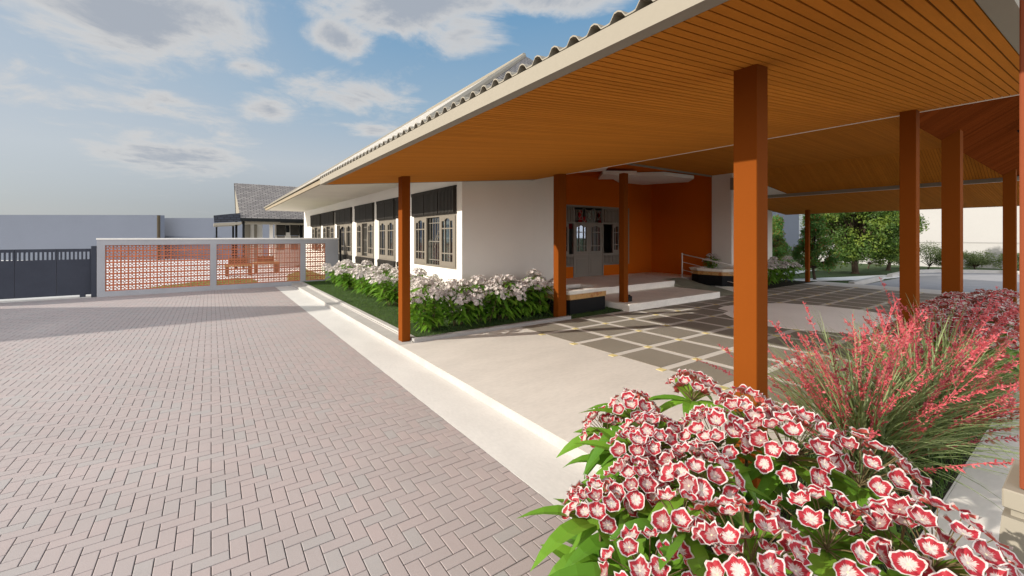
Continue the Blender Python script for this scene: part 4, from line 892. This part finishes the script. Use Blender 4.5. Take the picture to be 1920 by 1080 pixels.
# red flowered ornamental grass
def red_grass(base, seed, nb_, ns_, lab):
    rr = random.Random(seed); t = empty('red_ornamental_grass', base, 0, lab, 'grass', 'red flowered ornamental grasses in the near bed'); bl = MB()
    def arc(L_, ph, lean, drp, n):
        pts = []; p = Vector((rr.gauss(0, .05), rr.gauss(0, .05), 0)); el = lean
        for k in range(n+1):
            pts.append(p.copy()); p = p+Vector((math.cos(ph)*math.cos(el), math.sin(ph)*math.cos(el), math.sin(el)))*L_/n; el -= drp/n
        return pts
    for k in range(nb_):
        ph = rr.uniform(0, 2*PI); pts = arc(rr.uniform(.55, 1.15), ph, rr.uniform(.85, 1.5), rr.uniform(.3, 1.5), 8); w_ = rr.uniform(.005, .0095); s_ = Vector((-math.sin(ph), math.cos(ph), 0)); i = len(bl.v)
        for q, p in enumerate(pts):
            e = w_*(1-(q/8)**1.6)+.0006; bl.v += [tuple(p-s_*e+Vector((0, 0, e*.5))), tuple(p), tuple(p+s_*e+Vector((0, 0, e*.5)))]
        for q in range(8):
            for e in (0, 1): bl.f.append((i+3*q+e, i+3*q+e+1, i+3*q+e+4, i+3*q+e+3)); bl.uv.append(None); bl.col.append(None)
    bl.build('blades', BLADE, t)
    for k in range(ns_):
        m = MB(); ph = rr.uniform(0, 2*PI); L_ = rr.uniform(.85, 1.28); pts = arc(L_, ph, rr.uniform(.75, 1.5), rr.uniform(.0, .75), 12); m.tube(pts, [.003-.0018*q/12 for q in range(13)], 4, False)
        br = []
        for q in range(4, 12):       # side sprays
            if rr.random() < .75:
                p = pts[q]; d = (pts[q]-pts[q-1]).normalized(); s_ = Vector((rr.gauss(0, 1), rr.gauss(0, 1), rr.gauss(0, .6))).normalized(); br.append((p, (d*.9+s_*.5).normalized(), rr.uniform(.05, .13)*(1.25-q/14)))
        seq = [(pts[q].lerp(pts[q+1], f), (pts[q+1]-pts[q]).normalized()) for q in range(5, 12) for f in (0, .25, .5, .75)]
        for p, d, l_ in br:
            m.tube([p, p+d*l_], .0012, 3, False); seq += [(p+d*l_*f, d) for f in (.25, .45, .65, .85, 1.)]
        for p, d in seq:
            for _ in range(2):
                s_ = Vector((rr.gauss(0, 1), rr.gauss(0, 1), rr.gauss(0, 1))).normalized(); f_ = (d*.8+s_*.75).normalized(); l_ = rr.uniform(.014, .030); a, b, n = frame_of(f_); r = l_*rr.uniform(.16, .24); i = len(m.v); c = p+n*l_*.55
                m.v += [tuple(p)]+[tuple(c+(a*math.cos(x)+b*math.sin(x))*r) for x in (0, 2.1, 4.2)]+[tuple(p+n*l_)]
                for x in range(3):
                    y = (x+1) % 3; m.f += [(i, i+1+y, i+1+x), (i+4, i+1+x, i+1+y)]; m.uv += [None]*2; m.col += [None]*2
        m.build('flower_spike', SPIKE, t)
    return t
red_grass((3.45, .95, .09), 101, 560, 48, 'red flowered ornamental grass clump nearest the bright orange column')
red_grass((4.25, .80, .09), 102, 560, 46, 'red flowered ornamental grass clump in front of the brown red column')
red_grass((5.05, .82, .09), 103, 480, 40, 'red flowered ornamental grass clump farthest along the pale path strip')
# low turf on the beds: uncountable
def turf(name, rects, n, z, h, mat, seed):
    rr = random.Random(seed); m = MB(); A = [(b[0]-a[0])*(b[1]-a[1]) for a, b in rects]
    for (a, b), ar in zip(rects, A):
        for _ in range(int(n*ar/sum(A))):
            x, y = rr.uniform(a[0], b[0]), rr.uniform(a[1], b[1]); ph = rr.uniform(0, 6.28); w_ = .0035; hh = h*rr.uniform(.5, 1.2); c, s_ = math.cos(ph)*w_, math.sin(ph)*w_; dx, dy = rr.gauss(0, hh*.4), rr.gauss(0, hh*.4)
            m.face([(x-c, y-s_, z), (x+c, y+s_, z), (x+dx, y+dy, z+hh)])
    o = m.build(name, mat); tag(o, kind='stuff'); return o
tag(turf('turf', [((2.565, 6.03), (3.92, 15.95)), ((3.93, 6.03), (7.09, 7.15)), ((5.62, 5.94), (7.09, 6.02))], 42000, .104, .030, LAWNM, 5), 'short dark green turf under the white flowers beside the house', 'grass')
tag(turf('turf', [((2.22, .58), (9.1, 1.34))], 16000, .09, .05, LAWNM, 6), 'dark grass tufts along the pale path under the red plants', 'grass')

# ================================================================ TREES AND BUSHES
def tree(name, base, h, trunk, clumps, nleaf, ls, lmat, seed, lab, cat='tree', group=None, sub=None, trunk_r=.12, berries=0):
    rr = random.Random(seed); base = Vector(base); t = empty(name, base, 0, lab, cat, group)
    tr = MB(); tp = Vector((rr.uniform(-.08, .08), rr.uniform(-.08, .08), trunk)); tr.tube([(0, 0, -.05), (0, 0, .06), tp*.5, tp], [trunk_r*1.5, trunk_r*1.1, trunk_r*.95, trunk_r*.8], 9)
    for c, r in clumps:
        c = Vector(c); s_ = tp if c.z > trunk else tp*.9; mid = s_.lerp(c, .5)+Vector((0, 0, .08*(c-s_).length)); tr.tube([s_, mid, c], [trunk_r*.5, trunk_r*.3, trunk_r*.08], 5, False)
    tr.build('trunk', BARK, t)
    m = MB(); be = MB(); tot = sum(r**2 for c, r in clumps)
    for c, r in clumps:
        c = Vector(c); k = int(nleaf*r*r/tot)
        for _ in range(k):
            v = Vector((rr.gauss(0, 1), rr.gauss(0, 1), rr.gauss(0, .85))).normalized(); p = c+v*r*(rr.random()**.30)*rr.uniform(.75, 1.18)
            n = (v*.6+Vector((rr.gauss(0, .5), rr.gauss(0, .5), rr.gauss(0, .5)+.3))).normalized(); a, b, n = frame_of(n); q = rr.uniform(0, 6.28); a, b = a*math.cos(q)+b*math.sin(q), b*math.cos(q)-a*math.sin(q); l_ = ls*rr.uniform(.7, 1.3)
            m.face([p-a*l_, p-b*l_*.5, p+a*l_, p+b*l_*.5])
            if berries and rr.random() < berries:
                e = ls*.45; z = Vector((0, 0, e)); pp = p+v*.03; be.face([pp-a*e, pp-b*e, pp+a*e, pp+b*e])
    m.build('crown', lmat, t)
    if berries: be.build('berries', BERRY, t)
    return t
rr = random.Random(11)
cl = []
for k in range(84):
    ph = rr.uniform(0, 2*PI); z = rr.uniform(0, 1); rad = 1.92*math.sin(PI*min(1, .12+z*.86))**.7*rr.uniform(.45, 1.); cl.append(((rad*math.cos(ph)+.18, rad*math.sin(ph)-.12, .80+z*3.5), rr.uniform(.42, .68)))
tree('broad_tree', (23.9, 6.7, 0), 4.6, 1.0, cl, 60000, .052, TREEL, 1, 'broad yellow green tree standing on the lawn between the columns', trunk_r=.12)
def cone(w_, h, z0, n, seed):
    rr = random.Random(seed); out = []
    for k in range(n):
        f = rr.random()**1.1; ph = rr.uniform(0, 6.28); r = w_*(1-f)**.9*rr.uniform(.3, 1.); out.append(((r*math.cos(ph), r*math.sin(ph), z0+f*(h-z0-.2)), rr.uniform(.14, .24)))
    return out
tree('berry_tree', (18.9, 6.56, 0), 2.9, .42, cone(.78, 3.2, .50, 90, 3), 20000, .034, CONEL, 2, 'small conical tree with red berries behind the thin far column', trunk_r=.05, berries=.14, group='small conical berry trees')
tree('berry_tree', (21.0, 8.75, 0), 2.5, .4, cone(.55, 2.75, .45, 70, 4), 17000, .034, CONEL, 3, 'small conical tree with red berries next to the house corner', trunk_r=.05, berries=.14, group='small conical berry trees')
tree('small_tree', (27.6, 6.4, 0), 3, .5, [((.7*math.cos(k*2.4)*(.4+.6*((k*7) % 5)/5), .7*math.sin(k*2.4), .75+.12*k), .38) for k in range(14)], 6000, .045, TREEL, 4, 'dark small tree behind the broad tree, half hidden by the brown red column', trunk_r=.08)
bl_ = [(29.5, 5.3, 1.45, 'tallest hedge bush, just right of the brown red column'), (29.8, 4.55, .95, 'low hedge bush between the tallest bush and the dark column'), (30.0, 3.75, 1.05, 'hedge bush partly behind the dark gable column'), (29.9, 2.6, 1.0, 'rounded hedge bush right of the dark gable column'), (30.0, 1.75, .75, 'lowest hedge bush in the right hand opening'), (29.9, 1.0, 1.2, 'big rounded hedge bush beside the far orange column'), (30.1, .1, 1.0, 'hedge bush behind the far orange column'), (28.4, 7.4, 1.2, 'dark bush under the right edge of the broad tree'), (30.2, 6.4, 1.0, 'bush between the small dark tree and the hedge')]
for k, (x, y, h, lab) in enumerate(bl_):
    rr = random.Random(90+k); cl = [((rr.uniform(-.42, .42)*h, rr.uniform(-.48, .48)*h, .22*h+rr.random()*.55*h), rr.uniform(.16, .26)*h) for _ in range(16)]
    tree('hedge_bush', (x, y, .02), h, .15, cl, 4200, .030, BUSHL, 70+k, lab, 'bush', 'hedge bushes before the white building', trunk_r=.03)
